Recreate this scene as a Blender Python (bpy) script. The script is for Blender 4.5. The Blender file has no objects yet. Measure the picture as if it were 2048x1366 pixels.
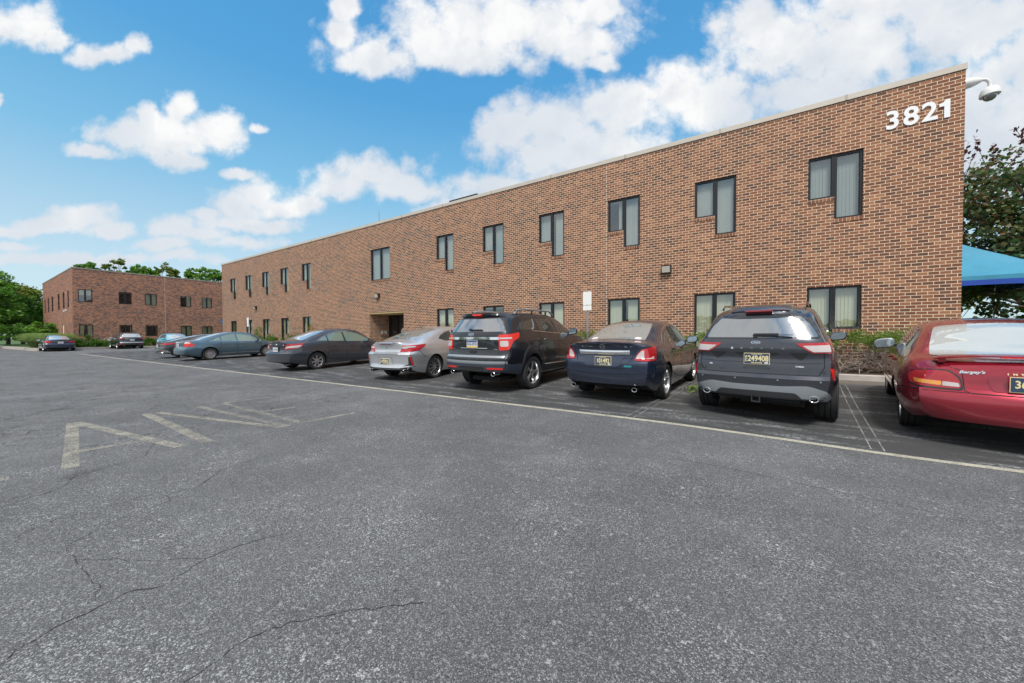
import bpy, bmesh, math, random
import numpy as np
from mathutils import Vector, Matrix
from mathutils.bvhtree import BVHTree
from mathutils.geometry import delaunay_2d_cdt
R=math.radians
scene=bpy.context.scene
col=scene.collection
random.seed(5)

# ------------------------------------------------------------------ camera
cam_d=bpy.data.cameras.new('camera'); cam=bpy.data.objects.new('camera',cam_d); col.objects.link(cam)
scene.camera=cam
cam_d.sensor_width=36; cam_d.lens=692.15/2048*36; cam_d.clip_start=.05; cam_d.clip_end=3000
CAMZ=1.31
yaw,pit,rol=.55063,.01896,-.0046
cy,sy,cp,sp=math.cos(yaw),math.sin(yaw),math.cos(pit),math.sin(pit)
fw=Vector((-sy*cp,cy*cp,-sp)); rt=Vector((cy,sy,0)); up=rt.cross(fw)
rt2=rt*math.cos(rol)+up*math.sin(rol); up2=-rt*math.sin(rol)+up*math.cos(rol)
m=Matrix((rt2,up2,-fw)).transposed().to_4x4(); m.translation=Vector((0,0,CAMZ)); cam.matrix_world=m

# ------------------------------------------------------------------ exposure, world, sun
scene.view_settings.view_transform='Standard'; scene.view_settings.look='None'
scene.view_settings.exposure=0.60; scene.view_settings.gamma=1
SUN_EL,SUN_AZ=R(56),R(158)      # azimuth measured clockwise from +Y
world=bpy.data.worlds.new('World'); scene.world=world; world.use_nodes=True
nt=world.node_tree; nt.nodes.clear()

class NG:
    """small helper to write node graphs as expressions"""
    def __init__(s,nt): s.nt=nt
    def n(s,t,**k):
        o=s.nt.nodes.new(t)
        for a,b in k.items(): setattr(o,a,b)
        return o
    def put(s,inp,v):
        if hasattr(v,'links') or isinstance(v,bpy.types.NodeSocket): s.nt.links.new(v,inp)
        elif v is not None:
            if inp.type=='RGBA' and not hasattr(v,'__len__'): v=(v,v,v,1)
            if inp.type=='RGBA' and len(v)==3: v=(*v,1)
            if inp.type=='VECTOR' and not hasattr(v,'__len__'): v=(v,v,v)
            inp.default_value=v
    def m(s,op,a,b=None,c=None,clamp=False):
        o=s.n('ShaderNodeMath',operation=op,use_clamp=clamp)
        for i,v in enumerate((a,b,c)):
            if v is not None: s.put(o.inputs[i],v)
        return o.outputs[0]
    def v(s,op,a,b=None,scale=None):
        o=s.n('ShaderNodeVectorMath',operation=op)
        s.put(o.inputs[0],a)
        if b is not None: s.put(o.inputs[1],b)
        if scale is not None: s.put(o.inputs['Scale'],scale)
        return o.outputs['Value'] if op in('LENGTH','DOT_PRODUCT','DISTANCE') else o.outputs[0]
    def mix(s,f,a,b,mode='MIX'):
        o=s.n('ShaderNodeMix',data_type='RGBA',blend_type=mode)
        s.put(o.inputs[0],f); s.put(o.inputs[6],a); s.put(o.inputs[7],b); return o.outputs[2]
    def noise(s,vec,scale,detail=3,rough=.5,dist=0,out=0):
        o=s.n('ShaderNodeTexNoise'); s.put(o.inputs['Vector'],vec)
        o.inputs['Scale'].default_value=scale; o.inputs['Detail'].default_value=detail
        o.inputs['Roughness'].default_value=rough; o.inputs['Distortion'].default_value=dist
        return o.outputs[out]
    def vor(s,vec,scale,feature='F1',out='Distance',rand=1):
        o=s.n('ShaderNodeTexVoronoi',feature=feature); s.put(o.inputs['Vector'],vec)
        o.inputs['Scale'].default_value=scale; o.inputs['Randomness'].default_value=rand
        return o.outputs[out]
    def ramp(s,f,stops,interp='LINEAR'):
        o=s.n('ShaderNodeValToRGB'); s.put(o.inputs[0],f); cr=o.color_ramp; cr.interpolation=interp
        while len(cr.elements)<len(stops): cr.elements.new(.5)
        for e,(p,c) in zip(cr.elements,stops):
            e.position=p
            if not hasattr(c,'__len__'): c=(c,c,c)
            e.color=(*c,1)
        return o.outputs[0]
    def sstep(s,x,a,b):
        o=s.n('ShaderNodeMapRange',interpolation_type='SMOOTHSTEP'); s.put(o.inputs[0],x)
        s.put(o.inputs[1],a); s.put(o.inputs[2],b); o.inputs[3].default_value=0; o.inputs[4].default_value=1
        return o.outputs[0]
    def xyz(s,x,y,z):
        o=s.n('ShaderNodeCombineXYZ'); s.put(o.inputs[0],x); s.put(o.inputs[1],y); s.put(o.inputs[2],z); return o.outputs[0]
    def sep(s,v):
        o=s.n('ShaderNodeSeparateXYZ'); s.put(o.inputs[0],v); return o.outputs

g=NG(nt)
tc=g.n('ShaderNodeTexCoord'); D=g.v('NORMALIZE',tc.outputs['Generated'])
sky=g.n('ShaderNodeTexSky',sky_type='NISHITA'); sky.sun_disc=False
sky.sun_elevation=SUN_EL; sky.sun_rotation=SUN_AZ; sky.altitude=50; sky.air_density=1.0; sky.dust_density=.6; sky.ozone_density=2.5
# cumulus over one quarter of the horizon, laid out on a vertical tangent plane facing north-west:
# (u, v, half width, half height) where u, v are slopes from the horizon; edges broken up with noise
CL=[(-1.393, 0.876, 0.108, 0.061), (-1.494, 0.879, 0.101, 0.065), (-1.299, 0.85, 0.043, 0.036), (-1.198, 0.795, 0.065, 0.032), (-1.133, 0.806, 0.065, 0.035), (-1.071, 0.824, 0.035, 0.035), (-0.945, 0.64, 0.049, 0.058), (-1.097, 0.578, 0.087, 0.049), (-0.981, 0.568, 0.166, 0.069), (-0.844, 0.578, 0.075, 0.064), (-0.952, 0.5, 0.075, 0.035), (-1.191, 0.527, 0.079, 0.025), (-1.039, 0.611, 0.049, 0.043), (-0.035, 0.886, 0.332, 0.108), (-0.223, 0.828, 0.159, 0.087), (0.153, 0.828, 0.152, 0.087), (-0.382, 0.785, 0.145, 0.061), (0.24, 0.915, 0.087, 0.079), (-0.468, 0.922, 0.049, 0.065), (-0.483, 0.85, 0.043, 0.058), (-0.092, 0.792, 0.217, 0.058), (0.262, 0.777, 0.051, 0.029), (0.124, 0.597, 0.173, 0.087), (-0.006, 0.568, 0.094, 0.087), (0.327, 0.64, 0.188, 0.087), (0.514, 0.684, 0.173, 0.087), (0.24, 0.517, 0.289, 0.087), (-0.049, 0.431, 0.13, 0.043), (0.601, 0.633, 0.13, 0.101), (0.746, 0.806, 0.159, 0.13), (0.948, 0.821, 0.26, 0.173), (0.688, 0.886, 0.108, 0.072), (0.905, 0.662, 0.275, 0.116), (1.266, 0.879, 0.289, 0.188), (1.41, 0.575, 0.231, 0.275), (1.121, 0.936, 0.289, 0.116), (1.526, 0.749, 0.173, 0.231), (-0.41, 0.46, 0.13, 0.055), (-0.483, 0.428, 0.087, 0.049), (-0.324, 0.438, 0.101, 0.055), (-0.259, 0.409, 0.072, 0.038), (-0.721, 0.405, 0.072, 0.055), (-0.793, 0.37, 0.079, 0.046), (-0.649, 0.366, 0.101, 0.043), (-0.873, 0.347, 0.051, 0.023), (-0.75, 0.322, 0.159, 0.029), (-1.227, 0.341, 0.094, 0.038), (-1.328, 0.312, 0.13, 0.029), (-1.155, 0.306, 0.072, 0.029), (-1.436, 0.298, 0.072, 0.02), (-0.981, 0.308, 0.072, 0.035), (-0.895, 0.289, 0.087, 0.026), (-1.017, 0.26, 0.087, 0.026), (-0.786, 0.269, 0.116, 0.023), (-1.364, 0.225, 0.173, 0.019), (-1.162, 0.217, 0.159, 0.017), (-0.96, 0.221, 0.13, 0.02), (-1.436, 0.254, 0.087, 0.012), (-1.48, 0.684, 0.023, 0.023), (-0.728, 0.592, 0.026, 0.014), (-0.793, 0.467, 0.046, 0.017), (-0.035, 0.387, 0.173, 0.058), (-0.179, 0.358, 0.087, 0.029), (0.312, 0.46, 0.376, 0.087)]
UN=[(-1.393, 0.821, 0.159, 0.058), (-1.147, 0.775, 0.13, 0.043), (-0.988, 0.496, 0.289, 0.087), (-0.092, 0.734, 0.477, 0.137), (0.225, 0.488, 0.376, 0.101), (0.977, 0.59, 0.434, 0.246), (0.775, 0.705, 0.231, 0.13), (-0.396, 0.387, 0.217, 0.058), (-0.728, 0.315, 0.202, 0.043), (-1.263, 0.286, 0.231, 0.032), (-0.902, 0.257, 0.202, 0.029)]
def cloud_group():
    ng=bpy.data.node_groups.new('cloud_density','ShaderNodeTree')
    ng.interface.new_socket('dir',in_out='INPUT',socket_type='NodeSocketVector')
    for q in('density','under','inside'): ng.interface.new_socket(q,in_out='OUTPUT',socket_type='NodeSocketFloat')
    h=NG(ng); gi=h.n('NodeGroupInput'); go=h.n('NodeGroupOutput'); d=gi.outputs[0]
    A=R(-31.5); fwd=(math.sin(A),math.cos(A),0); rgt=(math.cos(A),-math.sin(A),0)
    c=h.m('MAXIMUM',h.v('DOT_PRODUCT',d,fwd),.05); u=h.m('DIVIDE',h.v('DOT_PRODUCT',d,rgt),c); v=h.m('DIVIDE',h.sep(d)[2],c)
    uv=h.xyz(u,v,0)
    wx,wy,_=h.sep(h.v('SUBTRACT',h.noise(uv,7,4,.6,out=1),(.5,.5,.5)))
    u2=h.m('MULTIPLY_ADD',wx,.10,u); v2=h.m('MULTIPLY_ADD',wy,.07,v)
    cur=None
    for (a,e,ra,re) in CL:
        x=h.m('MULTIPLY_ADD',u2,.93/ra,-a*.93/ra); y=h.m('MULTIPLY_ADD',v2,.93/re,-e*.93/re)
        y=h.m('MAXIMUM',y,h.m('MULTIPLY',y,-1.35))
        q=h.m('MULTIPLY_ADD',y,y,h.m('MULTIPLY',x,x))
        cur=q if cur is None else h.m('SMOOTH_MIN',cur,q,.35)
    cur=h.m('SUBTRACT',1.38,h.m('MINIMUM',h.m('POWER',h.m('MAXIMUM',cur,0),.62),2.6))
    f=h.m('SUBTRACT',h.noise(uv,11,9,.66),.5)
    bil=h.m('SUBTRACT',.42,h.vor(h.v('ADD',uv,h.v('SCALE',h.v('SUBTRACT',h.noise(uv,20,3,.6,out=1),(.5,.5,.5)),scale=.05)),15))
    cur=h.m('MULTIPLY_ADD',f,1.9,cur); cur=h.m('MULTIPLY_ADD',bil,.75,cur)
    rest=h.m('MULTIPLY_ADD',h.noise(d,3.0,5,.6),5,-1.7)  # clouds out of view, thickened to whiten the ambient light and reflections
    out=h.m('MAXIMUM',h.sstep(h.m('ABSOLUTE',u),1.6,2.7),h.m('MAXIMUM',h.sstep(v,1.05,1.6),h.sstep(h.v('DOT_PRODUCT',d,fwd),.44,.30)))
    mx=h.n('ShaderNodeMix'); h.put(mx.inputs[0],out); h.put(mx.inputs[2],cur); h.put(mx.inputs[3],rest)
    un=None; vs=h.m('MULTIPLY_ADD',f,.16,v)
    for (a,e,ra,hh) in UN:
        q=h.m('SUBTRACT',1,h.m('POWER',h.m('MULTIPLY_ADD',u,1/ra,-a/ra),2),clamp=True)
        q=h.m('MULTIPLY',h.m('POWER',q,.5),h.sstep(vs,e+hh,e-hh*.25)); un=q if un is None else h.m('MAXIMUM',un,q)
    ng.links.new(mx.outputs[0],go.inputs[0]); ng.links.new(un,go.inputs[1]); ng.links.new(out,go.inputs[2])
    return ng
cgn=g.n('ShaderNodeGroup',node_tree=cloud_group()); g.put(cgn.inputs[0],D); d0,under,outs=cgn.outputs
nA=g.noise(D,9,6,.55); nB=g.noise(g.v('NORMALIZE',g.v('ADD',D,(-.014,-.02,.04))),9,6,.55)
mask=g.sstep(d0,-.10,.92)
lit=g.sstep(g.m('SUBTRACT',nA,nB),-.20,.10)
X_,Y_,Z_=g.sep(D)
el_=g.m('MULTIPLY',g.m('ARCSINE',Z_),57.29578)
shade=g.mix(lit,(.83,.86,.90),(1.02,1.02,1.01))
shade=g.mix(g.m('MULTIPLY',under,.74),shade,(.68,.745,.83))
shade=g.mix(g.m('MULTIPLY',g.sstep(d0,.6,.1),.25),shade,(.80,.88,.96))
az_=g.m('MULTIPLY',g.m('ARCTAN2',X_,Y_),57.29578)
grey=g.m('MULTIPLY',g.sstep(az_,-6,16),g.sstep(g.noise(D,4.2,6,.55),.36,.60))
shade=g.mix(g.m('MULTIPLY',grey,.62),shade,(.62,.69,.79))
CW=6.4
cloudc=g.v('SCALE',shade,scale=CW)
skyc=g.v('MULTIPLY',sky.outputs[0],(.80,1.45,1.55))
ramp_=g.ramp(g.m('DIVIDE',el_,90,clamp=True),[(0,(.44,.50,.54)),(.07,(.42,.49,.53)),(.14,(.31,.435,.51)),(.23,(.155,.355,.51)),(.36,(.065,.255,.48)),(.55,(.042,.20,.44)),(1,(.03,.14,.36))])
skyc=g.mix(.8,skyc,g.v('SCALE',ramp_,scale=10.0))
# low haze near the horizon
hz=g.m('POWER',g.m('SUBTRACT',1,g.m('MAXIMUM',Z_,0)),7)
skyc=g.mix(g.m('MULTIPLY',hz,.35),skyc,(3.5,4.4,4.9))
mask=g.m('MULTIPLY',mask,g.m('SUBTRACT',.98,g.m('MULTIPLY',g.m('SUBTRACT',1,g.sstep(el_,3,11)),.28)))
fin=g.mix(mask,skyc,cloudc)
# below the horizon: ground bounce colour
fin=g.mix(g.sstep(Z_,-.01,-.03),fin,(1.3,1.3,1.3))
bg=g.n('ShaderNodeBackground'); g.put(bg.inputs[0],fin); bg.inputs[1].default_value=.1
wo=g.n('ShaderNodeOutputWorld'); nt.links.new(bg.outputs[0],wo.inputs[0])

sl=bpy.data.lights.new('sun','SUN'); sl.energy=2.5; sl.angle=R(14); sl.color=(1,.94,.86)
sun=bpy.data.objects.new('sun',sl); col.objects.link(sun)
sd=Vector((math.sin(SUN_AZ)*math.cos(SUN_EL),math.cos(SUN_AZ)*math.cos(SUN_EL),math.sin(SUN_EL)))
sun.rotation_euler=sd.to_track_quat('Z','Y').to_euler()

# ------------------------------------------------------------------ object helpers
def tag(o,label=None,cat=None,group=None,kind=None):
    if label: o['label']=label
    if cat: o['category']=cat
    if group: o['group']=group
    if kind: o['kind']=kind
    return o
def empty(name,loc=(0,0,0),rz=0,ry=0):
    o=bpy.data.objects.new(name,None); col.objects.link(o); o.location=loc; o.rotation_euler=(0,ry,rz); o.empty_display_size=.3
    return o
def mkobj(name,me,parent=None):
    o=bpy.data.objects.new(name,me); col.objects.link(o)
    if parent: o.parent=parent
    return o
def smooth(me,ang=35):
    bm=bmesh.new(); bm.from_mesh(me); a=R(ang)
    for f in bm.faces: f.smooth=True
    for e in bm.edges:
        if len(e.link_faces)==2 and e.calc_face_angle(0)>a: e.smooth=False
    bm.to_mesh(me); bm.free()
class MB:
    """collects primitives into one mesh with material slots"""
    def __init__(s): s.v=[]; s.f=[]; s.mi=[]; s.mats=[]
    def mat(s,m):
        if m not in s.mats: s.mats.append(m)
        return s.mats.index(m)
    def add(s,vs,fs,m):
        o=len(s.v); i=s.mat(m); s.v+=[tuple(v) for v in vs]
        for f in fs: s.f.append([o+k for k in f]); s.mi.append(i)
    def box(s,a,b,m,M=None):
        x0,y0,z0=a; x1,y1,z1=b
        vs=[Vector(p) for p in ((x0,y0,z0),(x1,y0,z0),(x1,y1,z0),(x0,y1,z0),(x0,y0,z1),(x1,y0,z1),(x1,y1,z1),(x0,y1,z1))]
        if M: vs=[M@v for v in vs]
        s.add(vs,[(0,3,2,1),(4,5,6,7),(0,1,5,4),(1,2,6,5),(2,3,7,6),(3,0,4,7)],m)
    def cyl(s,p,q,r0,r1,m,n=12,caps=True):
        p=Vector(p); q=Vector(q); d=(q-p).normalized()
        a=d.orthogonal().normalized(); b=d.cross(a)
        vs=[]
        for c,r in((p,r0),(q,r1)):
            for i in range(n): t=2*math.pi*i/n; vs.append(c+a*(r*math.cos(t))+b*(r*math.sin(t)))
        fs=[(i,(i+1)%n,n+(i+1)%n,n+i) for i in range(n)]
        if caps: fs+=[tuple(range(n))[::-1],tuple(range(n,2*n))]
        s.add(vs,fs,m)
    def lathe(s,prof,m,axis='y',n=40,c=(0,0,0),mats=None):
        """prof: list of (r, a) radius and axial position"""
        vs=[]
        for r,a in prof:
            for i in range(n):
                t=2*math.pi*i/n; u,w=r*math.cos(t),r*math.sin(t)
                v=(u,a,w) if axis=='y' else ((u,w,a) if axis=='z' else (a,u,w))
                vs.append((v[0]+c[0],v[1]+c[1],v[2]+c[2]))
        for j in range(len(prof)-1):
            fs=[(j*n+i,j*n+(i+1)%n,(j+1)*n+(i+1)%n,(j+1)*n+i) for i in range(n)]
            mm=m if mats is None else mats[j]
            o=len(s.v)
            i_=s.mat(mm)
            for f in fs: s.f.append([o+k for k in f]); s.mi.append(i_)
        s.v+=vs
    def build(s,name,parent=None,ang=35,flat=False):
        me=bpy.data.meshes.new(name); me.from_pydata(s.v,[],s.f)
        for m in s.mats: me.materials.append(m)
        me.polygons.foreach_set('material_index',s.mi)
        bm=bmesh.new(); bm.from_mesh(me); bmesh.ops.recalc_face_normals(bm,faces=bm.faces[:]); bm.to_mesh(me); bm.free()
        if not flat: smooth(me,ang)
        return mkobj(name,me,parent)

# ------------------------------------------------------------------ materials
def newmat(name):
    m_=bpy.data.materials.new(name); m_.use_nodes=True; t=m_.node_tree; t.nodes.clear()
    h=NG(t); o=h.n('ShaderNodeOutputMaterial'); b=h.n('ShaderNodeBsdfPrincipled'); t.links.new(b.outputs[0],o.inputs[0])
    return m_,h,b,o
_mc={}
def pm(name,colr,rough=.5,metal=0,coat=0,spec=.5,noise=0,nscale=8,bump=0,emis=None):
    if name in _mc: return _mc[name]
    m_,h,b,o=newmat(name)
    b.inputs['Roughness'].default_value=rough; b.inputs['Metallic'].default_value=metal
    b.inputs['Coat Weight'].default_value=coat; b.inputs['Coat Roughness'].default_value=.03
    b.inputs['Specular IOR Level'].default_value=spec
    if noise or bump:
        p=h.n('ShaderNodeTexCoord').outputs['Object']
        f=h.noise(p,nscale,5,.6)
        c0=tuple(x*(1-noise) for x in colr); c1=tuple(min(1,x*(1+noise)) for x in colr)
        h.put(b.inputs['Base Color'],h.ramp(f,[(.3,c0),(.7,c1)]))
        if bump:
            bp=h.n('ShaderNodeBump'); bp.inputs['Strength'].default_value=bump; bp.inputs['Distance'].default_value=.01
            h.put(bp.inputs['Height'],f); h.put(b.inputs['Normal'],bp.outputs[0])
    else: b.inputs['Base Color'].default_value=(*colr,1)
    if emis: b.inputs['Emission Color'].default_value=(*emis[:3],1); b.inputs['Emission Strength'].default_value=emis[3]
    _mc[name]=m_; return m_
def paint(name,colr,metal=.45,rough=.32):
    """metallic clear-coated car paint with fine flake and road dust low down"""
    m_,h,b,o=newmat(name)
    tcn=h.n('ShaderNodeTexCoord').outputs['Object']
    fl=h.noise(tcn,900,1,.5)
    base=h.mix(h.m('MULTIPLY',fl,.35),colr,tuple(min(1,c*1.9+.01) for c in colr))
    X,Y,Z=h.sep(tcn)
    dust=h.m('MULTIPLY',h.sstep(Z,.75,.2),h.m('MULTIPLY',h.noise(tcn,5,6,.65),.28))
    base=h.mix(dust,base,(.16,.15,.14))
    h.put(b.inputs['Base Color'],base)
    h.put(b.inputs['Roughness'],h.m('ADD',rough,h.m('MULTIPLY',dust,.5)))
    b.inputs['Metallic'].default_value=metal; b.inputs['Coat Weight'].default_value=1; b.inputs['Coat Roughness'].default_value=.02; b.inputs['Coat IOR'].default_value=1.52
    return m_
def glassm(name,tint=(.02,.024,.024),refl=.25,rough=.01):
    m_,h,b,o=newmat(name); t=m_.node_tree
    b.inputs['Base Color'].default_value=(*tint,1); b.inputs['Roughness'].default_value=.25
    gl=h.n('ShaderNodeBsdfGlossy'); gl.inputs['Color'].default_value=(.95,.98,1,1); gl.inputs['Roughness'].default_value=rough
    ge=h.n('ShaderNodeNewGeometry'); fr_=h.m('MULTIPLY_ADD',h.m('POWER',h.m('SUBTRACT',1,h.m('ABSOLUTE',h.v('DOT_PRODUCT',ge.outputs['Normal'],ge.outputs['Incoming']))),5),.9,.04)
    mx=h.n('ShaderNodeMixShader'); h.put(mx.inputs[0],h.m('ADD',fr_,refl,clamp=True))
    t.links.new(b.outputs[0],mx.inputs[1]); t.links.new(gl.outputs[0],mx.inputs[2]); t.links.new(mx.outputs[0],o.inputs[0])
    return m_
def paneglass(name,refl=.13):
    """clear window pane: see-through with sky reflection"""
    m_,h,b,o=newmat(name); t=m_.node_tree
    gl=h.n('ShaderNodeBsdfGlossy'); gl.inputs['Color'].default_value=(.9,.97,1,1); gl.inputs['Roughness'].default_value=.006
    tcn=h.n('ShaderNodeTexCoord').outputs['Object']
    bp=h.n('ShaderNodeBump'); bp.inputs['Strength'].default_value=.05; bp.inputs['Distance'].default_value=.05
    h.put(bp.inputs['Height'],h.noise(tcn,1.6,2,.5)); h.put(gl.inputs['Normal'],bp.outputs[0])
    tr=h.n('ShaderNodeBsdfTransparent'); tr.inputs[0].default_value=(.78,.83,.80,1)
    ge=h.n('ShaderNodeNewGeometry'); fr_=h.m('MULTIPLY_ADD',h.m('POWER',h.m('SUBTRACT',1,h.m('ABSOLUTE',h.v('DOT_PRODUCT',ge.outputs['Normal'],ge.outputs['Incoming']))),5),.9,.04)
    mx=h.n('ShaderNodeMixShader'); h.put(mx.inputs[0],h.m('ADD',fr_,refl,clamp=True))
    t.links.new(tr.outputs[0],mx.inputs[1]); t.links.new(gl.outputs[0],mx.inputs[2]); t.links.new(mx.outputs[0],o.inputs[0])
    return m_

def brick_mat(name,stops,mortar,bw=.203,bh=.0853,ms=.0105,off=.5,patch=.25,seed=0,stain=0,grade=0):
    m_,h,b,o=newmat(name)
    ge=h.n('ShaderNodeNewGeometry'); P=h.sep(ge.outputs['Position']); N=h.sep(ge.outputs['True Normal'])
    nx=h.m('GREATER_THAN',h.m('ABSOLUTE',N[0]),.6); nz=h.m('GREATER_THAN',h.m('ABSOLUTE',N[2]),.6)
    def sel(f,a,b_):
        q=h.n('ShaderNodeMix'); h.put(q.inputs[0],f); h.put(q.inputs[2],a); h.put(q.inputs[3],b_); return q.outputs[0]
    u=h.m('ADD',sel(nx,P[0],P[1]),100.03+seed); v=h.m('ADD',sel(nz,P[2],P[1]),50-.019)
    vec=h.xyz(u,v,0)
    wob=h.v('SCALE',h.v('SUBTRACT',h.noise(ge.outputs['Position'],30,2,.5,out=1),(.5,.5,.5)),scale=.0035)
    vec=h.v('ADD',vec,wob)
    bt=h.n('ShaderNodeTexBrick'); bt.offset=off; bt.offset_frequency=2; bt.squash=1
    h.put(bt.inputs['Vector'],vec); bt.inputs['Scale'].default_value=1
    bt.inputs['Color1'].default_value=(0,0,0,1); bt.inputs['Color2'].default_value=(1,1,1,1); bt.inputs['Mortar'].default_value=(0,0,0,1)
    bt.inputs['Mortar Size'].default_value=ms/2; bt.inputs['Mortar Smooth'].default_value=.1; bt.inputs['Bias'].default_value=0
    bt.inputs['Brick Width'].default_value=bw; bt.inputs['Row Height'].default_value=bh
    pn=h.noise(ge.outputs['Position'],.55,4,.55)
    f=h.m('ADD',bt.outputs['Color'],h.m('MULTIPLY',h.m('SUBTRACT',pn,.5),patch*2))
    if grade: f=h.m('SUBTRACT',f,h.m('MULTIPLY',h.sstep(P[0],-3,-16),.12)); f=h.m('MAXIMUM',f,h.m('MULTIPLY',h.sstep(P[0],-14,2),.06))
    c=h.ramp(f,stops)
    fine=h.noise(ge.outputs['Position'],45,4,.65)
    c=h.mix(.55,c,h.mix(1,c,h.ramp(fine,[(.3,.55),(.7,1.45)]),'MULTIPLY'))
    mo=h.mix(h.noise(ge.outputs['Position'],6,4,.6),tuple(x*.86 for x in mortar),tuple(min(1,x*1.1) for x in mortar))
    c=h.mix(bt.outputs['Fac'],c,mo)
    if stain:
        st=h.sstep(h.noise(h.v('MULTIPLY',ge.outputs['Position'],(.35,.35,.5)),1.3,6,.62,dist=.6),.60,.74)
        c=h.mix(h.m('MULTIPLY',st,stain),c,(.055,.045,.045))
        st2=h.sstep(h.noise(h.v('ADD',h.v('MULTIPLY',ge.outputs['Position'],(.3,.3,.6)),(9,9,9)),1.1,5,.6,dist=.5),.66,.76)
        c=h.mix(h.m('MULTIPLY',st2,stain*.5),c,(.30,.24,.22))
    # rain grime from the coping down
    X,Y,Z=P
    h.put(b.inputs['Base Color'],c); b.inputs['Roughness'].default_value=.85; b.inputs['Specular IOR Level'].default_value=.25
    bp=h.n('ShaderNodeBump'); bp.inputs['Strength'].default_value=.6; bp.inputs['Distance'].default_value=.006
    h.put(bp.inputs['Height'],h.m('ADD',h.m('SUBTRACT',1,bt.outputs['Fac']),h.m('MULTIPLY',fine,.35))); h.put(b.inputs['Normal'],bp.outputs[0])
    return m_
BR1=[(0,(.078,.047,.038)),(.05,(.118,.060,.042)),(.14,(.158,.073,.045)),(.32,(.192,.083,.047)),(.5,(.224,.096,.052)),(.75,(.258,.112,.059)),(1,(.35,.168,.09))]
BR2=[(0,(.085,.062,.060)),(.25,(.16,.088,.070)),(.45,(.25,.115,.080)),(.7,(.33,.145,.090)),(1,(.42,.19,.11))]
M_brick=brick_mat('brick_wall_main',BR1,(.78,.65,.50),ms=.0128,grade=1)
M_brick2=brick_mat('brick_wall_far',BR2,(.50,.37,.29),ms=.009,patch=.35,seed=3,stain=.5)
M_row=brick_mat('brick_rowlock',BR1,(.62,.50,.40),bw=.0853,bh=.6,off=0)
M_cop=pm('coping_metal',(.50,.46,.40),.45,.1,noise=.05,nscale=2)
M_black=pm('window_frame_black',(.018,.020,.024),.35,.3)
M_pane=paneglass('window_pane')
M_blind=pm('blind_cream',(.66,.62,.47),.7)
M_blindd=pm('blind_olive',(.50,.48,.28),.7)
M_blindg=pm('blind_sky_grey',(.36,.39,.40),.7)  # upper floor slats greyed to stand in for sky reflected in the panes
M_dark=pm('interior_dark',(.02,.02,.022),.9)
M_white=pm('white_metal',(.78,.78,.76),.4)
M_num=pm('number_white',(.82,.84,.86),.35)
M_galv=pm('galvanised_steel',(.36,.38,.40),.4,.7,noise=.1)
M_conc=pm('kerb_concrete',(.40,.37,.34),.85,noise=.18,nscale=4,bump=.3)
M_bronze=pm('fixture_bronze',(.05,.042,.035),.5,.3)
M_lens=pm('fixture_lens',(.62,.60,.52),.2,0,coat=.5)

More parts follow.
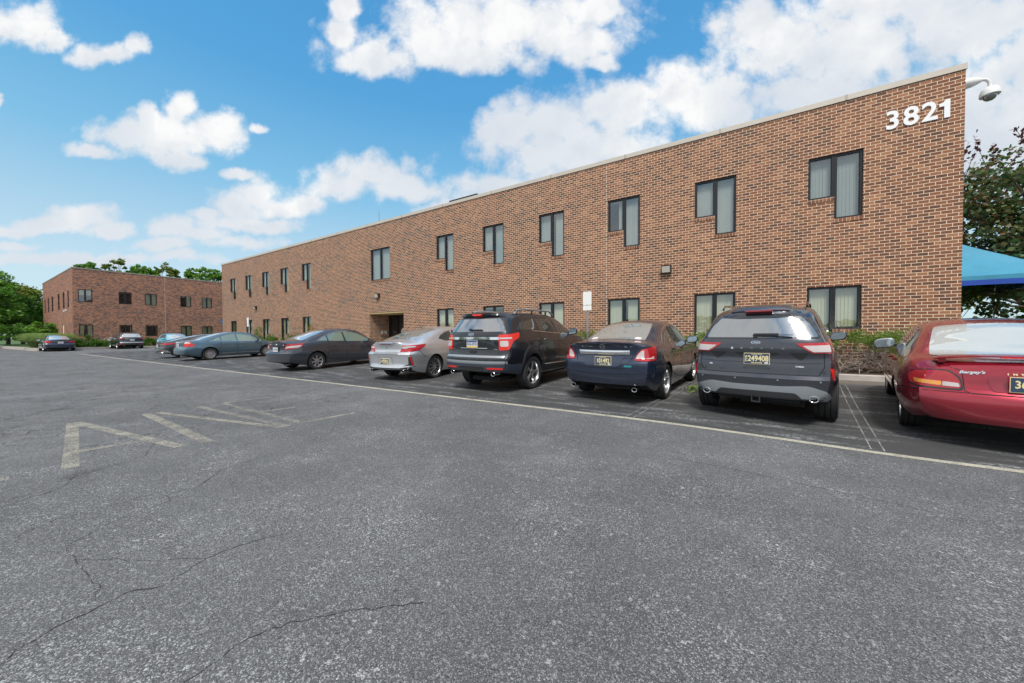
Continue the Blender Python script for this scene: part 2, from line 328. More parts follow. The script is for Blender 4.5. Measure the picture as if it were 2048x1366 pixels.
# asphalt ---------------------------------------------------------------
def asphalt():
    m_,h,b,o=newmat('asphalt')
    ge=h.n('ShaderNodeNewGeometry'); P=ge.outputs['Position']; X,Y,Z=h.sep(P)
    big=h.noise(P,.35,5,.6); mid=h.noise(P,3,5,.6,dist=.3); st=h.noise(h.v('MULTIPLY',P,(.35,1.6,1)),2.2,7,.66)
    cell=h.n('ShaderNodeTexVoronoi'); cell.inputs['Scale'].default_value=165; h.put(cell.inputs['Vector'],P)
    cc=h.sep(cell.outputs['Color'])[0]
    cell2=h.n('ShaderNodeTexVoronoi'); cell2.inputs['Scale'].default_value=62; h.put(cell2.inputs['Vector'],P)
    c2=h.sep(cell2.outputs['Color'])[1]
    fn=h.noise(P,240,3,.7)
    # worn lane: pale binder showing aggregate
    v=h.m('MULTIPLY_ADD',h.m('SUBTRACT',big,.5),.10,.104)
    v=h.m('MULTIPLY_ADD',h.m('SUBTRACT',h.noise(h.v('MULTIPLY',P,(.6,1.3,1)),1.3,7,.68,dist=.4),.5),.085,v)
    agg=h.sstep(cc,.55,1.0)
    wear=h.m('MULTIPLY_ADD',h.sstep(h.noise(P,1.1,9,.72),.44,.66),.5,.42)
    v=h.m('MULTIPLY_ADD',h.m('MULTIPLY',agg,wear),.30,v)
    v=h.m('MULTIPLY_ADD',h.m('MULTIPLY',h.sstep(c2,.965,.985),wear),.24,v)
    v=h.m('MULTIPLY',v,h.m('MULTIPLY_ADD',h.m('POWER',fn,2.2),4.3,.02))
    v=h.m('MULTIPLY',v,h.m('SUBTRACT',1,h.m('MULTIPLY',h.sstep(cell.outputs['Distance'],.50,.9),.55)))
    # sealed bays: dark coat with pale scuffed streaks
    q=h.m('MULTIPLY_ADD',h.m('SUBTRACT',big,.5),.03,.056)
    q=h.m('MULTIPLY_ADD',h.m('MULTIPLY',h.sstep(st,.48,.66),h.sstep(h.noise(h.v('MULTIPLY',P,(.5,1,1)),46,4,.7),.46,.60)),.28,q)
    q=h.m('MULTIPLY_ADD',h.m('MULTIPLY',agg,.25),.1,q)
    yl=h.m('ADD',Y,h.m('MULTIPLY',h.m('SUBTRACT',h.noise(P,6,3,.5),.5),.05))
    sealed=h.m('MULTIPLY',h.sstep(yl,5.53,5.58),h.sstep(X,-44,-43))
    mx=h.n('ShaderNodeMix'); h.put(mx.inputs[0],sealed); h.put(mx.inputs[2],v); h.put(mx.inputs[3],q)
    v=mx.outputs[0]
    sp=h.vor(h.v('ADD',h.v('MULTIPLY',P,(1,1,0)),h.v('SCALE',h.v('SUBTRACT',h.noise(P,5,4,.6,out=1),(.5,.5,.5)),scale=.25)),.75)
    oil=h.m('MULTIPLY',h.sstep(sp,.17,.07),h.sstep(h.noise(h.v('ADD',P,(5,3,0)),.5,2,.5),.5,.6))
    v=h.m('MULTIPLY',v,h.m('SUBTRACT',1,h.m('MULTIPLY',oil,.30)))
    # a dirty gutter strip along the kerb
    gut=h.m('MULTIPLY',h.sstep(h.m('ADD',Y,h.m('MULTIPLY',mid,.25)),11.15,11.35),h.sstep(X,-44,-43))
    colr=h.xyz(h.m('MULTIPLY',v,.965),v,h.m('MULTIPLY',v,1.035))
    colr=h.mix(h.m('MULTIPLY',gut,.75),colr,h.mix(cc,(.10,.085,.07),(.24,.205,.17)))
    # hairline crazing
    wp=h.v('ADD',P,h.v('SCALE',h.v('SUBTRACT',h.noise(P,3.5,5,.65,out=1),(.5,.5,.5)),scale=.55))
    de=h.vor(h.v('MULTIPLY',wp,(1,1,0)),.62,'DISTANCE_TO_EDGE','Distance')
    cr=h.m('MULTIPLY',h.sstep(de,.0055,.0015),h.sstep(h.noise(h.v('ADD',P,(31,7,0)),.8,3,.5),.47,.56))
    de2=h.vor(h.v('MULTIPLY',wp,(1,1,0)),2.4,'DISTANCE_TO_EDGE','Distance')
    far=h.m('MULTIPLY',h.sstep(X,-4.5,-7),h.sstep(Y,5.3,4.6))
    cr2=h.m('MULTIPLY',h.m('MULTIPLY',h.sstep(de2,.022,.006),h.sstep(h.noise(h.v('ADD',P,(3,17,0)),.9,4,.6),.44,.54)),far)
    cr=h.m('MAXIMUM',h.m('MULTIPLY',cr,h.m('MULTIPLY_ADD',h.sstep(X,-3.3,-4.5),.28,.10)),h.m('MULTIPLY',cr2,.7))
    colr=h.mix(cr,colr,(.018,.018,.019))
    h.put(b.inputs['Base Color'],colr); b.inputs['Specular IOR Level'].default_value=.35
    mr=h.n('ShaderNodeMix'); h.put(mr.inputs[0],sealed); mr.inputs[2].default_value=.85; mr.inputs[3].default_value=.62; h.put(b.inputs['Roughness'],mr.outputs[0])
    bp=h.n('ShaderNodeBump'); bp.inputs['Strength'].default_value=.55; bp.inputs['Distance'].default_value=.004
    hh=h.m('ADD',h.m('MULTIPLY',cell.outputs['Distance'],-1.2),h.m('MULTIPLY',cr,-3)); h.put(bp.inputs['Height'],hh); h.put(b.inputs['Normal'],bp.outputs[0])
    return m_
M_asph=asphalt()
def worn_paint(name,colr,wear):
    m_,h,b,o=newmat(name); t=m_.node_tree
    ge=h.n('ShaderNodeNewGeometry'); P=ge.outputs['Position']
    f=h.noise(P,90,5,.75); f2=h.noise(P,4,4,.6)
    a=h.sstep(h.m('ADD',f,h.m('MULTIPLY',f2,.35)),wear,wear+.12)
    h.put(b.inputs['Base Color'],h.mix(f2,colr,tuple(c*.78 for c in colr))); b.inputs['Roughness'].default_value=.8
    tr=h.n('ShaderNodeBsdfTransparent'); mx=h.n('ShaderNodeMixShader'); h.put(mx.inputs[0],a)
    t.links.new(tr.outputs[0],mx.inputs[1]); t.links.new(b.outputs[0],mx.inputs[2]); t.links.new(mx.outputs[0],o.inputs[0])
    return m_

# ------------------------------------------------------------------ ground
def sst(x,a,b):
    t=min(1,max(0,(x-a)/(b-a))); return t*t*(3-2*t)
def zg(Y,X=-9):
    return .02*(min(max(Y,5.5),11.9)-5.5)-.055*sst(X,-1,2.2)*sst(Y,10.5,8.5)*sst(Y,2,4.5)
mb=MB()
ys=[-600,-60,0,2]+[2.25+.25*k for k in range(39)]+[30,600]
xs=[-600,-120,-60,-20,-4,-2]+[-1.5+.25*k for k in range(18)]+[4,8,20,120,600]
vs=[(x,y,zg(y,x)) for y in ys for x in xs]; nx_=len(xs)
fs=[(j*nx_+i,j*nx_+i+1,(j+1)*nx_+i+1,(j+1)*nx_+i) for j in range(len(ys)-1) for i in range(nx_-1)]
mb.add(vs,fs,M_asph); ground=mb.build('ground',flat=True); tag(ground,kind='structure')
M_yel=worn_paint('marking_yellow',(.40,.385,.325),.625)
M_yel2=worn_paint('marking_yellow_faint',(.38,.365,.31),.61)
M_yel3=worn_paint('marking_yellow_ghost',(.34,.33,.29),.63)
M_wht=worn_paint('marking_white',(.50,.50,.49),.63)
def strip(name,pts,w,m,lift=.004,kind='structure'):
    mb=MB(); pts=[Vector(p) for p in pts]; L=[]
    for i,p in enumerate(pts):
        d=(pts[min(i+1,len(pts)-1)]-pts[max(i-1,0)]).normalized(); n=Vector((-d.y,d.x))
        ww=w[i] if hasattr(w,'__len__') else w
        for s_ in(-1,1):
            q=p+n*(ww/2*s_); L.append((q.x,q.y,zg(q.y,q.x)+lift))
    mb.add(L,[(2*i,2*i+1,2*i+3,2*i+2) for i in range(len(pts)-1)],m)
    o=mb.build(name,flat=True); tag(o,kind=kind); return o
M_line=worn_paint('marking_line',(.50,.475,.39),.555)
strip('parking_line',[(12,5.36),(6,5.42),(4,5.45),(3,5.47)]+[(2.75-.25*k,5.475+.0035*k) for k in range(18)]+[(-3,5.53),(-6.4,5.53),(-11.3,5.49),(-17,5.44),(-25.3,5.38),(-42,5.3)],.105,M_line)
# stall lines: pairs of fine white edges
for i,(xa,xb,f_) in enumerate([(1.52,2.35,1),(-1.27,-.50,1),(-4.04,-3.45,1),(-6.73,-6.45,0),(-9.4,-9.1,0),(-14.9,-14.4,0),(-17.9,-17.5,0),(-20.6,-20.3,0),(-23.4,-23.2,0),(-12.1,-11.8,0)]):
    for dx in(-.055,.055):
        k=12; strip('stall_line',[(xa+(xb-xa)*t/k+dx,5.6+(10.9-5.6)*t/k) for t in range(k+1)],.013 if f_ else .02,M_wht if f_ else M_yel3,.0045)
    if i==0: strip('stall_line',[(xb-.06,10.93),(xb+.06,10.93)],.05,M_wht,.0055)
# the worn word on the lane
def poly(name,pts,m,lift=.004):
    mb=MB(); mb.add([(x,y,zg(y)+lift) for x,y in pts],[tuple(range(len(pts)))],m); o=mb.build(name,flat=True); tag(o,kind='structure'); return o
def bar(a,b,w0,m,lift): strip('road_lettering',[a,((a[0]+b[0])/2,(a[1]+b[1])/2),b],w0,m,lift)
bar((-5.56,.615),(-8.44,.965),.115,M_yel,.004); bar((-8.42,.99),(-5.49,1.42),.115,M_yel,.0052); bar((-6.28,.72),(-6.18,1.28),.10,M_yel2,.0064)
bar((-8.36,1.73),(-5.44,1.66),.12,M_yel,.004); bar((-8.30,1.86),(-5.40,2.47),.10,M_yel2,.0052); bar((-8.36,2.42),(-5.38,2.55),.10,M_yel3,.004)
bar((-8.38,2.78),(-5.37,2.76),.10,M_yel3,.004); bar((-5.42,2.79),(-5.33,3.58),.10,M_yel,.0052); bar((-6.84,2.80),(-6.70,3.30),.10,M_yel2,.0052); bar((-8.36,3.1),(-8.22,3.6),.10,M_yel3,.0052); bar((-8.36,2.8),(-8.34,3.0),.10,M_yel2,.0064)
bar((-5.68,-.75),(-5.66,.27),.13,M_yel,.004)
# cracks traced as thin dark grooves
M_crack=worn_paint('crack_dark',(.028,.028,.029),.54)
def crack(name,pts,w=.008,seed=0):
    rnd=random.Random(seed); out=[]; ws=[]
    for (a,b) in zip(pts[:-1],pts[1:]):
        a=Vector(a); b=Vector(b); L=(b-a).length; n=max(2,int(L/.035)); d=(b-a).normalized(); nn=Vector((-d.y,d.x))
        for i in range(n):
            out.append(a+(b-a)*(i/n)+nn*rnd.uniform(-.011,.011)); ws.append(w*rnd.uniform(.2,1.0))
    out.append(Vector(pts[-1])); ws[0]=.001; ws.append(.001)
    strip(name,out,ws,M_crack,.003)
CR=[[(-2.35,.02),(-2.52,.13),(-2.56,.24),(-2.57,.36),(-2.60,.45),(-2.5,.57),(-2.6,.77),(-2.58,.93),(-2.43,1.22)],
[(-1.73,.40),(-1.73,.48),(-1.74,.55),(-1.75,.66),(-1.72,.73),(-1.66,.82),(-1.54,.95),(-1.4,1.06),(-1.24,1.2)],
[(-3.29,.33),(-3.04,.49),(-2.86,.59),(-2.6,.77)],[(-2.65,.35),(-2.81,.39),(-2.97,.38),(-3.24,.37),(-3.49,.36)],
[(-3.89,.15),(-3.99,.26),(-4.08,.38),(-4.04,.66),(-4.06,.94),(-4.18,1.14)],
[(-3.5,.36),(-3.7,.6),(-3.75,.9),(-4.06,.94)],[(-3.9,1.1),(-4.2,1.4),(-4.3,2.0),(-4.45,2.6),(-4.9,3.0)],
[(-.9,3.95),(0,4.0),(.7,3.92),(1.4,3.85),(2.2,3.66),(3,3.5)],[(-4.0,5.66),(-4.4,5.2),(-5.0,5.0)],[(-3.6,8.7),(-3.9,6.6),(-4.05,5.6)],
[(-5.4,1.5),(-5.9,1.9),(-6.5,2.3),(-6.6,3.0),(-7.2,3.6)],[(-6.6,.2),(-6.9,.9),(-7.3,1.3),(-7.2,2.2)],[(-5.1,2.6),(-5.0,3.3),(-5.3,4.0),(-5.1,4.7)],
[(-4.7,.1),(-4.9,.5),(-5.2,.6),(-5.4,1.1),(-6.0,1.3)],[(-7.5,2.6),(-8.2,3.0),(-8.8,3.9),(-9.6,4.2)]]
for i,c in enumerate(CR): crack('pavement_crack',c,.0075 if i<2 else (.005 if i<6 else .008),i)

# kerb and planting bed along the main building
mb=MB()
mb.box((-43.5,11.9,-.2),(14,12.06,.272),M_conc); kerb=mb.build('kerb'); 
bv=kerb.modifiers.new('b','BEVEL'); bv.width=.025; bv.segments=3; tag(kerb,kind='structure')
def mulch():
    m_,h,b,o=newmat('mulch'); P=h.n('ShaderNodeNewGeometry').outputs['Position']
    h.put(b.inputs['Base Color'],h.ramp(h.noise(P,28,6,.7),[(.3,(.035,.025,.018)),(.55,(.11,.075,.05)),(.75,(.20,.15,.10))])); b.inputs['Roughness'].default_value=.95
    bp=h.n('ShaderNodeBump'); bp.inputs['Strength'].default_value=1; bp.inputs['Distance'].default_value=.03; h.put(bp.inputs['Height'],h.noise(P,40,5,.7)); h.put(b.inputs['Normal'],bp.outputs[0]); return m_
M_mulch=mulch()
mb=MB(); mb.add([(-43.5,12.05,.25),(14,12.05,.25),(14,13.5,.30),(-43.5,13.5,.30)],[(0,1,2,3)],M_mulch); tag(mb.build('planting_bed',flat=True),kind='structure')
M_grass=pm('lawn_green',(.045,.11,.018),.9,noise=.35,nscale=3,bump=.5)
mb=MB(); mb.add([(14,12.06,.28),(200,12.06,.28),(200,120,.28),(5.1,120,.28),(5.1,13.5,.28),(14,13.5,.28)],[(0,1,2,3,4,5)],M_grass); tag(mb.build('lawn',flat=True),kind='structure')
# kerb island at the far building
KP=[(-300,3.0),(-110,3.1),(-72,3.2),(-62.4,3.85),(-56.5,4.05),(-55.3,4.35),(-54.9,5.0),(-54.9,6.5),(-55.3,9),(-55.3,13),(-55.3,40)]
def offs(pts,d):
    o=[]; P=[Vector(p) for p in pts]
    for i,p in enumerate(P):
        t=(P[min(i+1,len(P)-1)]-P[max(i-1,0)]).normalized(); o.append(p+Vector((-t.y,t.x))*d)
    return o
mb=MB(); a=[Vector(p) for p in KP]; b_=offs(KP,.35); n=len(a)
vs=[(p.x,p.y,-.1) for p in a]+[(p.x,p.y,.26) for p in a]+[(p.x,p.y,.26) for p in b_]+[(p.x,p.y,-.1) for p in b_]
fs=[]
for i in range(n-1):
    for k in range(3): fs.append((k*n+i,k*n+i+1,(k+1)*n+i+1,(k+1)*n+i))
mb.add(vs,fs,M_conc); tag(mb.build('kerb',flat=True),kind='structure')
mb=MB(); pts=[(p.x,p.y,.24) for p in offs(KP,.3)]+[(-300,40,.24)]
mb.add(pts,[tuple(range(len(pts)))],M_grass); tag(mb.build('lawn',flat=True),kind='structure')

# ------------------------------------------------------------------ buildings
def wall_mesh(name,parent,org,u,d,u0,u1,z0,z1,holes,mat,th=.30,breaks=()):
    """wall in the plane org + u*s + z ; d points inward; holes = (s0,s1,za,zb)"""
    us=sorted({u0,u1,*breaks,*[h_[0] for h_ in holes],*[h_[1] for h_ in holes]}); zs=sorted({z0,z1,*[h_[2] for h_ in holes],*[h_[3] for h_ in holes]})
    u=Vector(u); d=Vector(d); org=Vector(org)
    def solid(i,j):
        if i<0 or j<0 or i>=len(us)-1 or j>=len(zs)-1: return False
        c=(us[i]+us[i+1])/2; z=(zs[j]+zs[j+1])/2
        return not any(a<c<b and e<z<f for a,b,e,f in holes)
    P=lambda s_,z,t: org+u*s_+Vector((0,0,z))+d*t
    mb=MB()
    for i in range(len(us)-1):
        for j in range(len(zs)-1):
            if not solid(i,j): continue
            a,b,e,f=us[i],us[i+1],zs[j],zs[j+1]
            mb.add([P(a,e,0),P(b,e,0),P(b,f,0),P(a,f,0)],[(0,1,2,3)],mat)
            mb.add([P(a,e,th),P(b,e,th),P(b,f,th),P(a,f,th)],[(3,2,1,0)],mat)
            for di,dj,q in((-1,0,(a,e,a,f)),(1,0,(b,e,b,f)),(0,-1,(a,e,b,e)),(0,1,(a,f,b,f))):
                if not solid(i+di,j+dj): mb.add([P(q[0],q[1],0),P(q[2],q[3],0),P(q[2],q[3],th),P(q[0],q[1],th)],[(0,1,2,3)],mat)
    me=bpy.data.meshes.new(name); me.from_pydata(mb.v,[],mb.f); me.materials.append(mat)
    bm=bmesh.new(); bm.from_mesh(me); bmesh.ops.remove_doubles(bm,verts=bm.verts,dist=1e-4); bmesh.ops.recalc_face_normals(bm,faces=bm.faces); bm.to_mesh(me); bm.free()
    return mkobj(name,me,parent)
def basis(org,u,d):
    """columns u, d, z: local (s, inward, z) to world"""
    u=Vector(u); d=Vector(d); M=Matrix((u,d,Vector((0,0,1)))).transposed().to_4x4(); M.translation=Vector(org); return M
def window(parent,M,panes,blind='cream',sill=True,closed=1.0,fw_=.055,row=None,gap=None,louver=None,rnd=random.Random(1)):
    """panes: list of (s0,s1,z0,z1). frame is the window, with pane, blind and sill as its pieces"""
    mb=MB(); t=fw_
    for (a,b,e,f) in panes:
        y0,y1=.045,.115
        mb.box((a,y0,e),(a+t,y1,f),M_black,M); mb.box((b-t,y0,e),(b,y1,f),M_black,M)
        mb.box((a+t,y0,f-t),(b-t,y1,f),M_black,M); mb.box((a+t,y0,e),(b-t,y1,e+t),M_black,M)
        # thin inner bead
        for q in(((a+t,y0+.02,e+t),(a+t+.012,y1-.01,f-t)),((b-t-.012,y0+.02,e+t),(b-t,y1-.01,f-t))): mb.box(*q,M_black,M)
    w=mb.build('window',parent,flat=True)
    for (a,b,e,f) in panes:
        g_=MB(); g_.add([M@Vector(p) for p in((a+t,.085,e+t),(b-t,.085,e+t),(b-t,.085,f-t),(a+t,.085,f-t))],[(0,1,2,3)],M_pane); g_.build('pane',w,flat=True)
    if blind:
        mb=MB(); bm_={'cream':M_blind,'grey':M_blindg}.get(blind,M_blindd)
        for (a,b,e,f) in panes:
            n=max(5,int((b-a)/.088)); wd=(b-a-2*t)/n
            for k in range(n):
                c=a+t+wd*(k+.5)
                if gap and gap[0]<(c-panes[0][0])/(panes[-1][1]-panes[0][0])<gap[1]: continue
                an=R(11+rnd.uniform(-5,5)+(rnd.random()<.10)*20); hw=wd*.60
                z_=f-t-.05; zb=e+t+.02+(f-e)*(1-closed)
                dx,dy=hw*math.cos(an),hw*math.sin(an)
                P_=[(c-dx,.20-dy,zb),(c+dx,.20+dy,zb),(c+dx,.20+dy,z_),(c-dx,.20-dy,z_)]
                mb.add([M@Vector(p) for p in P_],[(0,1,2,3)],bm_)
            mb.box((a+t,.17,f-t-.06),(b-t,.22,f-t-.005),bm_,M)
        mb.build('blind',w,flat=True)
    if sill:
        for (a,b,e,f) in panes:
            mb=MB(); mb.box((a+.001,-.018,e-.105),(b-.001,.10,e+.002),row or M_row,M); mb.build('sill',w,flat=True)
    return w
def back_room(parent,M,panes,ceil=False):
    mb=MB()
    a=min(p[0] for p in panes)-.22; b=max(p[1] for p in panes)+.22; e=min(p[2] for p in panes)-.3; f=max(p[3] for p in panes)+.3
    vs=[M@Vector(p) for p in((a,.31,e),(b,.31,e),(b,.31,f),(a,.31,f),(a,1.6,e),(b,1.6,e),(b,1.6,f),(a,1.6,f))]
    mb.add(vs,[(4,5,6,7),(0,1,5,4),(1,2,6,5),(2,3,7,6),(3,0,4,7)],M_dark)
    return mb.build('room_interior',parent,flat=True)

main=empty('office_building',(-17.4,13.4,.2))
tag(main,'long two storey brown brick office building with white house number high on its right end','building')
INV=Matrix.Translation((17.4,-13.4,-.2))
WM=basis((0,13.4,0),(1,0,0),(0,1,0))
X0,X1,ZB,ZT=-39.81,5.09,.0,7.90
W2=[(2.08,2.665,3.265),(-.89,-.29,.295),(-3.86,-3.26,-2.68),(-6.85,-6.25,-5.67),(-9.84,-9.24,-8.66),(-12.84,-12.24,-11.66),(-25.96,-25.37,-24.80),(-29.04,-28.44,-27.87),(-32.01,-31.41,-30.84),(-35.01,-34.41,-33.84),(-38.03,-37.43,-36.85)]
holes=[]; wins=[]
for i,(a,c,b) in enumerate(W2):
    up_=[(a,c,5.235,6.46),(c,b,4.595,6.46)]; lo_=[(a,c,.79,2.675),(c,b,1.43,2.675)]
    holes+=up_+lo_; wins.append((up_,'grey' if i<6 else 'olive',2,i)); wins.append((lo_,'cream' if i<6 else 'olive',1,i))
big=[(-18.2,-17.33,4.595,6.45),(-17.33,-16.46,4.595,6.45)]; holes+=big
door=(-18.35,-15.36,.0,2.68); holes.append(door)
# window frames are slightly inset from the opening so nothing is coplanar
def local(o): 
    return o
wl=wall_mesh('wall',None,(0,13.4,0),(1,0,0),(0,1,0),X0,X1,ZB,ZT,holes,M_brick)
def adopt(o,parent):
    o.parent=parent; o.matrix_parent_inverse=Matrix.Translation(-Vector(parent.location)); return o
adopt(wl,main)
mb=MB()
mb.box((X0,13.70,ZB),(X0+.3,33,ZT),M_brick); mb.box((X1-.3,13.70,ZB),(X1,33,ZT),M_brick); mb.box((X0,33,ZB),(X1,33.3,ZT),M_brick)
adopt(mb.build('wall',None,flat=True),main)
M_roof=pm('roof_membrane',(.10,.10,.10),.9,noise=.2)
mb=MB(); mb.add([(X0+.3,13.7,7.6),(X1-.3,13.7,7.6),(X1-.3,33,7.6),(X0+.3,33,7.6)],[(0,1,2,3)],M_roof); adopt(mb.build('roof',None,flat=True),main)
# metal coping in lengths with small joints
M_copj=pm('coping_joint',(.36,.33,.29),.5,.1)
mb=MB()
seg=[X0-.02]+[X0+3.05*k for k in range(1,15)]+[X1+.025]
for a,b in zip(seg[:-1],seg[1:]):
    mb.box((a+.004,13.37,7.885),(b-.004,13.74,8.03),M_cop); mb.box((a-.025,13.366,7.89),(a+.025,13.37,8.036),M_copj)
mb.box((X1-.35,13.74,7.885),(X1+.025,33.3,8.03),M_cop); mb.box((X0-.02,13.74,7.885),(X0+.35,33.3,8.03),M_cop)
adopt(mb.build('coping',None,flat=True),main)
gaps={(0,1):None}
rr=random.Random(8)
for panes,bl,fl,i in wins:
    ins=.004
    ps=[(a+(ins if k==0 else .001),b-(ins if k==len(panes)-1 else .001),e+ins,f-ins) for k,(a,b,e,f) in enumerate(panes)]
    gap={(1,2):(.46,.62),(1,5):(.44,.54),(1,4):(.0,1.0),(2,3):(.50,.62),(1,10):(.5,1),(2,2):(0,.30),(2,6):(.35,.6)}.get((fl,i))
    w=window(None,WM,ps,bl,gap=gap,rnd=rr); adopt(w,main)
    adopt(back_room(None,WM,ps),main)
ps=[(big[0][0]+.004,big[0][1],4.60,6.446),(big[1][0],big[1][1]-.004,4.60,6.446)]
adopt(window(None,WM,ps,'grey',rnd=rr),main); adopt(back_room(None,WM,ps),main)
# ceiling troffers seen through the second upper window
M_lamp=pm('troffer_lit',(.9,.9,.8),.5,emis=(1,.93,.72,.9))
mb=MB()
for x in(-.95,-.1): mb.box((x,14.3,6.28),(x+.45,14.9,6.30),M_lamp)
adopt(mb.build('ceiling_light',None,flat=True),main)
# control joint and wall stain strips
M_joint=pm('sealant',(.55,.50,.46),.8)
mb=MB(); mb.box((-3.928,13.397,.2),(-3.919,13.401,7.88),M_joint); adopt(mb.build('expansion_joint',None,flat=True),main)
# recessed entrance
mb=MB(); x0,x1=door[0],door[1]; yb=15.0
mb.add([(x0,13.70,0),(x0,yb,0),(x0,yb,2.68),(x0,13.70,2.68)],[(0,1,2,3)],M_brick)
mb.add([(x1,13.70,0),(x1,yb,0),(x1,yb,2.68),(x1,13.70,2.68)],[(3,2,1,0)],M_brick)
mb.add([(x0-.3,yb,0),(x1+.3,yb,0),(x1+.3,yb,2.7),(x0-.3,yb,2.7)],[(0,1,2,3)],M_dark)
adopt(mb.build('entrance_recess',None,flat=True),main)
mb=MB(); mb.box((x0+.001,13.415,2.60),(x1-.001,14.99,2.672),pm('soffit_tan',(.42,.33,.16),.7)); adopt(mb.build('soffit',None,flat=True),main)
mb=MB(); mb.box((x0+.001,12.07,.05),(x1-.001,14.99,.285),M_conc); adopt(mb.build('doorstep',None,flat=True),main)
mb=MB()
for a in(x0+.01,x0+.75,x0+1.75,x1-.13): mb.box((a,14.80,.285),(a+.11,14.90,2.59),M_black)
mb.box((x0+.01,14.80,2.48),(x1-.02,14.90,2.595),M_black); mb.box((x0+.13,14.80,.285),(x1-.13,14.9,.45),M_black)
mb.box((x0+1.76,14.74,1.0),(x0+1.80,14.79,1.9),M_galv)
dr=mb.build('door',None,flat=True); adopt(dr,main)
mb=MB(); mb.add([(x0+.1,14.86,.4),(x1-.1,14.86,.4),(x1-.1,14.86,2.5),(x0+.1,14.86,2.5)],[(0,1,2,3)],glassm('door_glass',(.01,.011,.012),.06)); g_=mb.build('pane',dr,flat=True)

def text(s,size,mat,M,ext=.004,parent=None,name='lettering',bold=0.0,align='CENTER',wscale=1,shear=0):
    cu=bpy.data.curves.new(name,'FONT'); cu.body=s; cu.size=size; cu.extrude=ext; cu.align_x=align; cu.align_y='CENTER'; cu.offset=bold; cu.shear=shear
    cu.resolution_u=3
    o=bpy.data.objects.new('tmp_text',cu); col.objects.link(o)
    dg=bpy.context.evaluated_depsgraph_get(); me=bpy.data.meshes.new_from_object(o.evaluated_get(dg)); bpy.data.objects.remove(o); bpy.data.curves.remove(cu)
    me.name=name; me.materials.clear(); me.materials.append(mat)
    me.transform(M@Matrix.Diagonal((wscale,1,1,1))); return mkobj(name,me,parent)
def frame(org,xd,zd):
    """text frame: x along xd, y along up, z along outward normal"""
    x=Vector(xd).normalized(); z=Vector(zd).normalized(); y=z.cross(x); M=Matrix((x,y,z)).transposed().to_4x4(); M.translation=Vector(org); return M
for ch,x in zip('382',(3.815,4.155,4.485)):
    o=text(ch,.66,M_num,frame((x,13.385,7.01),(1,0,0),(0,-1,0)),ext=.014,name='house_number',bold=.014,wscale=.90 if ch!='1' else 1.15)
    adopt(o,main)
mb=MB(); P1=[(4.735,6.785),(4.835,6.785),(4.835,7.235),(4.755,7.235),(4.72,7.185),(4.65,7.155),(4.65,7.085),(4.735,7.085)]
mb.add([(x,13.371,z) for x,z in P1]+[(x,13.399,z) for x,z in P1],[tuple(range(8))]+[(i,8+i,8+(i+1)%8,(i+1)%8) for i in range(8)],M_num); adopt(mb.build('house_number',None,flat=True),main)
# signs stuck on the door glass
M_paper=pm('paper_white',(.72,.72,.70),.6); M_ink=pm('ink_dark',(.03,.03,.035),.6)
mb=MB(); mb.cyl((x0+1.35,14.845,1.55),(x0+1.35,14.85,1.55),.24,.24,M_paper,28); s_=mb.build('notice',None,flat=True); adopt(s_,main)
o=text('101',.20,M_ink,frame((x0+1.35,14.842,1.55),(1,0,0),(0,-1,0)),.001); adopt(o,main)
mb=MB(); mb.box((x0+2.3,14.845,1.38),(x0+2.75,14.85,1.72),M_paper); mb.box((x0+2.36,14.841,1.60),(x0+2.69,14.844,1.65),M_ink); mb.box((x0+2.36,14.841,1.50),(x0+2.69,14.844,1.54),M_ink); mb.box((x0+2.36,14.841,1.43),(x0+2.69,14.844,1.45),M_ink)
adopt(mb.build('notice',None,flat=True),main)
mb=MB(); mb.box((x0+.001,14.2,1.42),(x0+.05,14.34,1.6),M_white); mb.box((x0+.001,14.45,1.42),(x0+.05,14.6,1.6),M_white); adopt(mb.build('intercom',None),main)

# rooftop pieces
mb=MB(); mb.cyl((-25.93,20,7.6),(-25.93,20,9.0),.05,.05,M_galv,8); mb.cyl((-25.93,20,9.0),(-25.93,20,12.2),.035,.03,M_galv,8); o=mb.build('roof_mast'); tag(o,'thin grey mast rising above the roof edge of the long brick building','mast')
mb=MB(); mb.box((-17.7,20,7.6),(-15.2,22,11.32),pm('unit_beige',(.42,.40,.36),.5)); 
for k in range(10): mb.box((-17.6,19.985,8.0+k*.3),(-15.3,20.0,8.1+k*.3),M_cop)
mb.box((-17.76,19.95,11.32),(-15.14,22.05,11.44),M_black); o=mb.build('rooftop_unit',flat=True); tag(o,'low grey rooftop unit with dark lid showing above the coping','rooftop unit')

# wall pack lights
def wall_pack(name,x,z,w=.30,h_=.26):
    r=empty(name,(x,13.395,z)); mb=MB()
    a=w/2; P=[(-a,0,-h_/2),(a,0,-h_/2),(a,0,h_/2),(-a,0,h_/2),(-a,-.12,-h_/2),(a,-.12,-h_/2),(a,-.20,h_/2),(-a,-.20,h_/2)]
    mb.add(P,[(0,1,2,3),(4,7,6,5),(0,4,5,1),(3,2,6,7),(0,3,7,4),(1,5,6,2)],M_bronze); b_=mb.build('housing',r,flat=True)
    mb=MB(); n=Vector((0,-h_,-.08)).normalized()
    q=[Vector(p) for p in((-a+.03,-.125,-h_/2+.03),(a-.03,-.125,-h_/2+.03),(a-.03,-.19,h_/2-.04),(-a+.03,-.19,h_/2-.04))]
    mb.add([p+n*.002 for p in q]+[p+n*.03 for p in q],[(3,2,1,0),(4,5,6,7),(0,1,5,4),(1,2,6,5),(2,3,7,6),(3,0,4,7)],M_lens); mb.build('lens',r)
    return r
tag(wall_pack('wall_light',-1.77,3.60,.32,.27),'bronze wall light with pale lens on the brick above the grey hatchback SUV','wall light','wall lights on the long brick building')
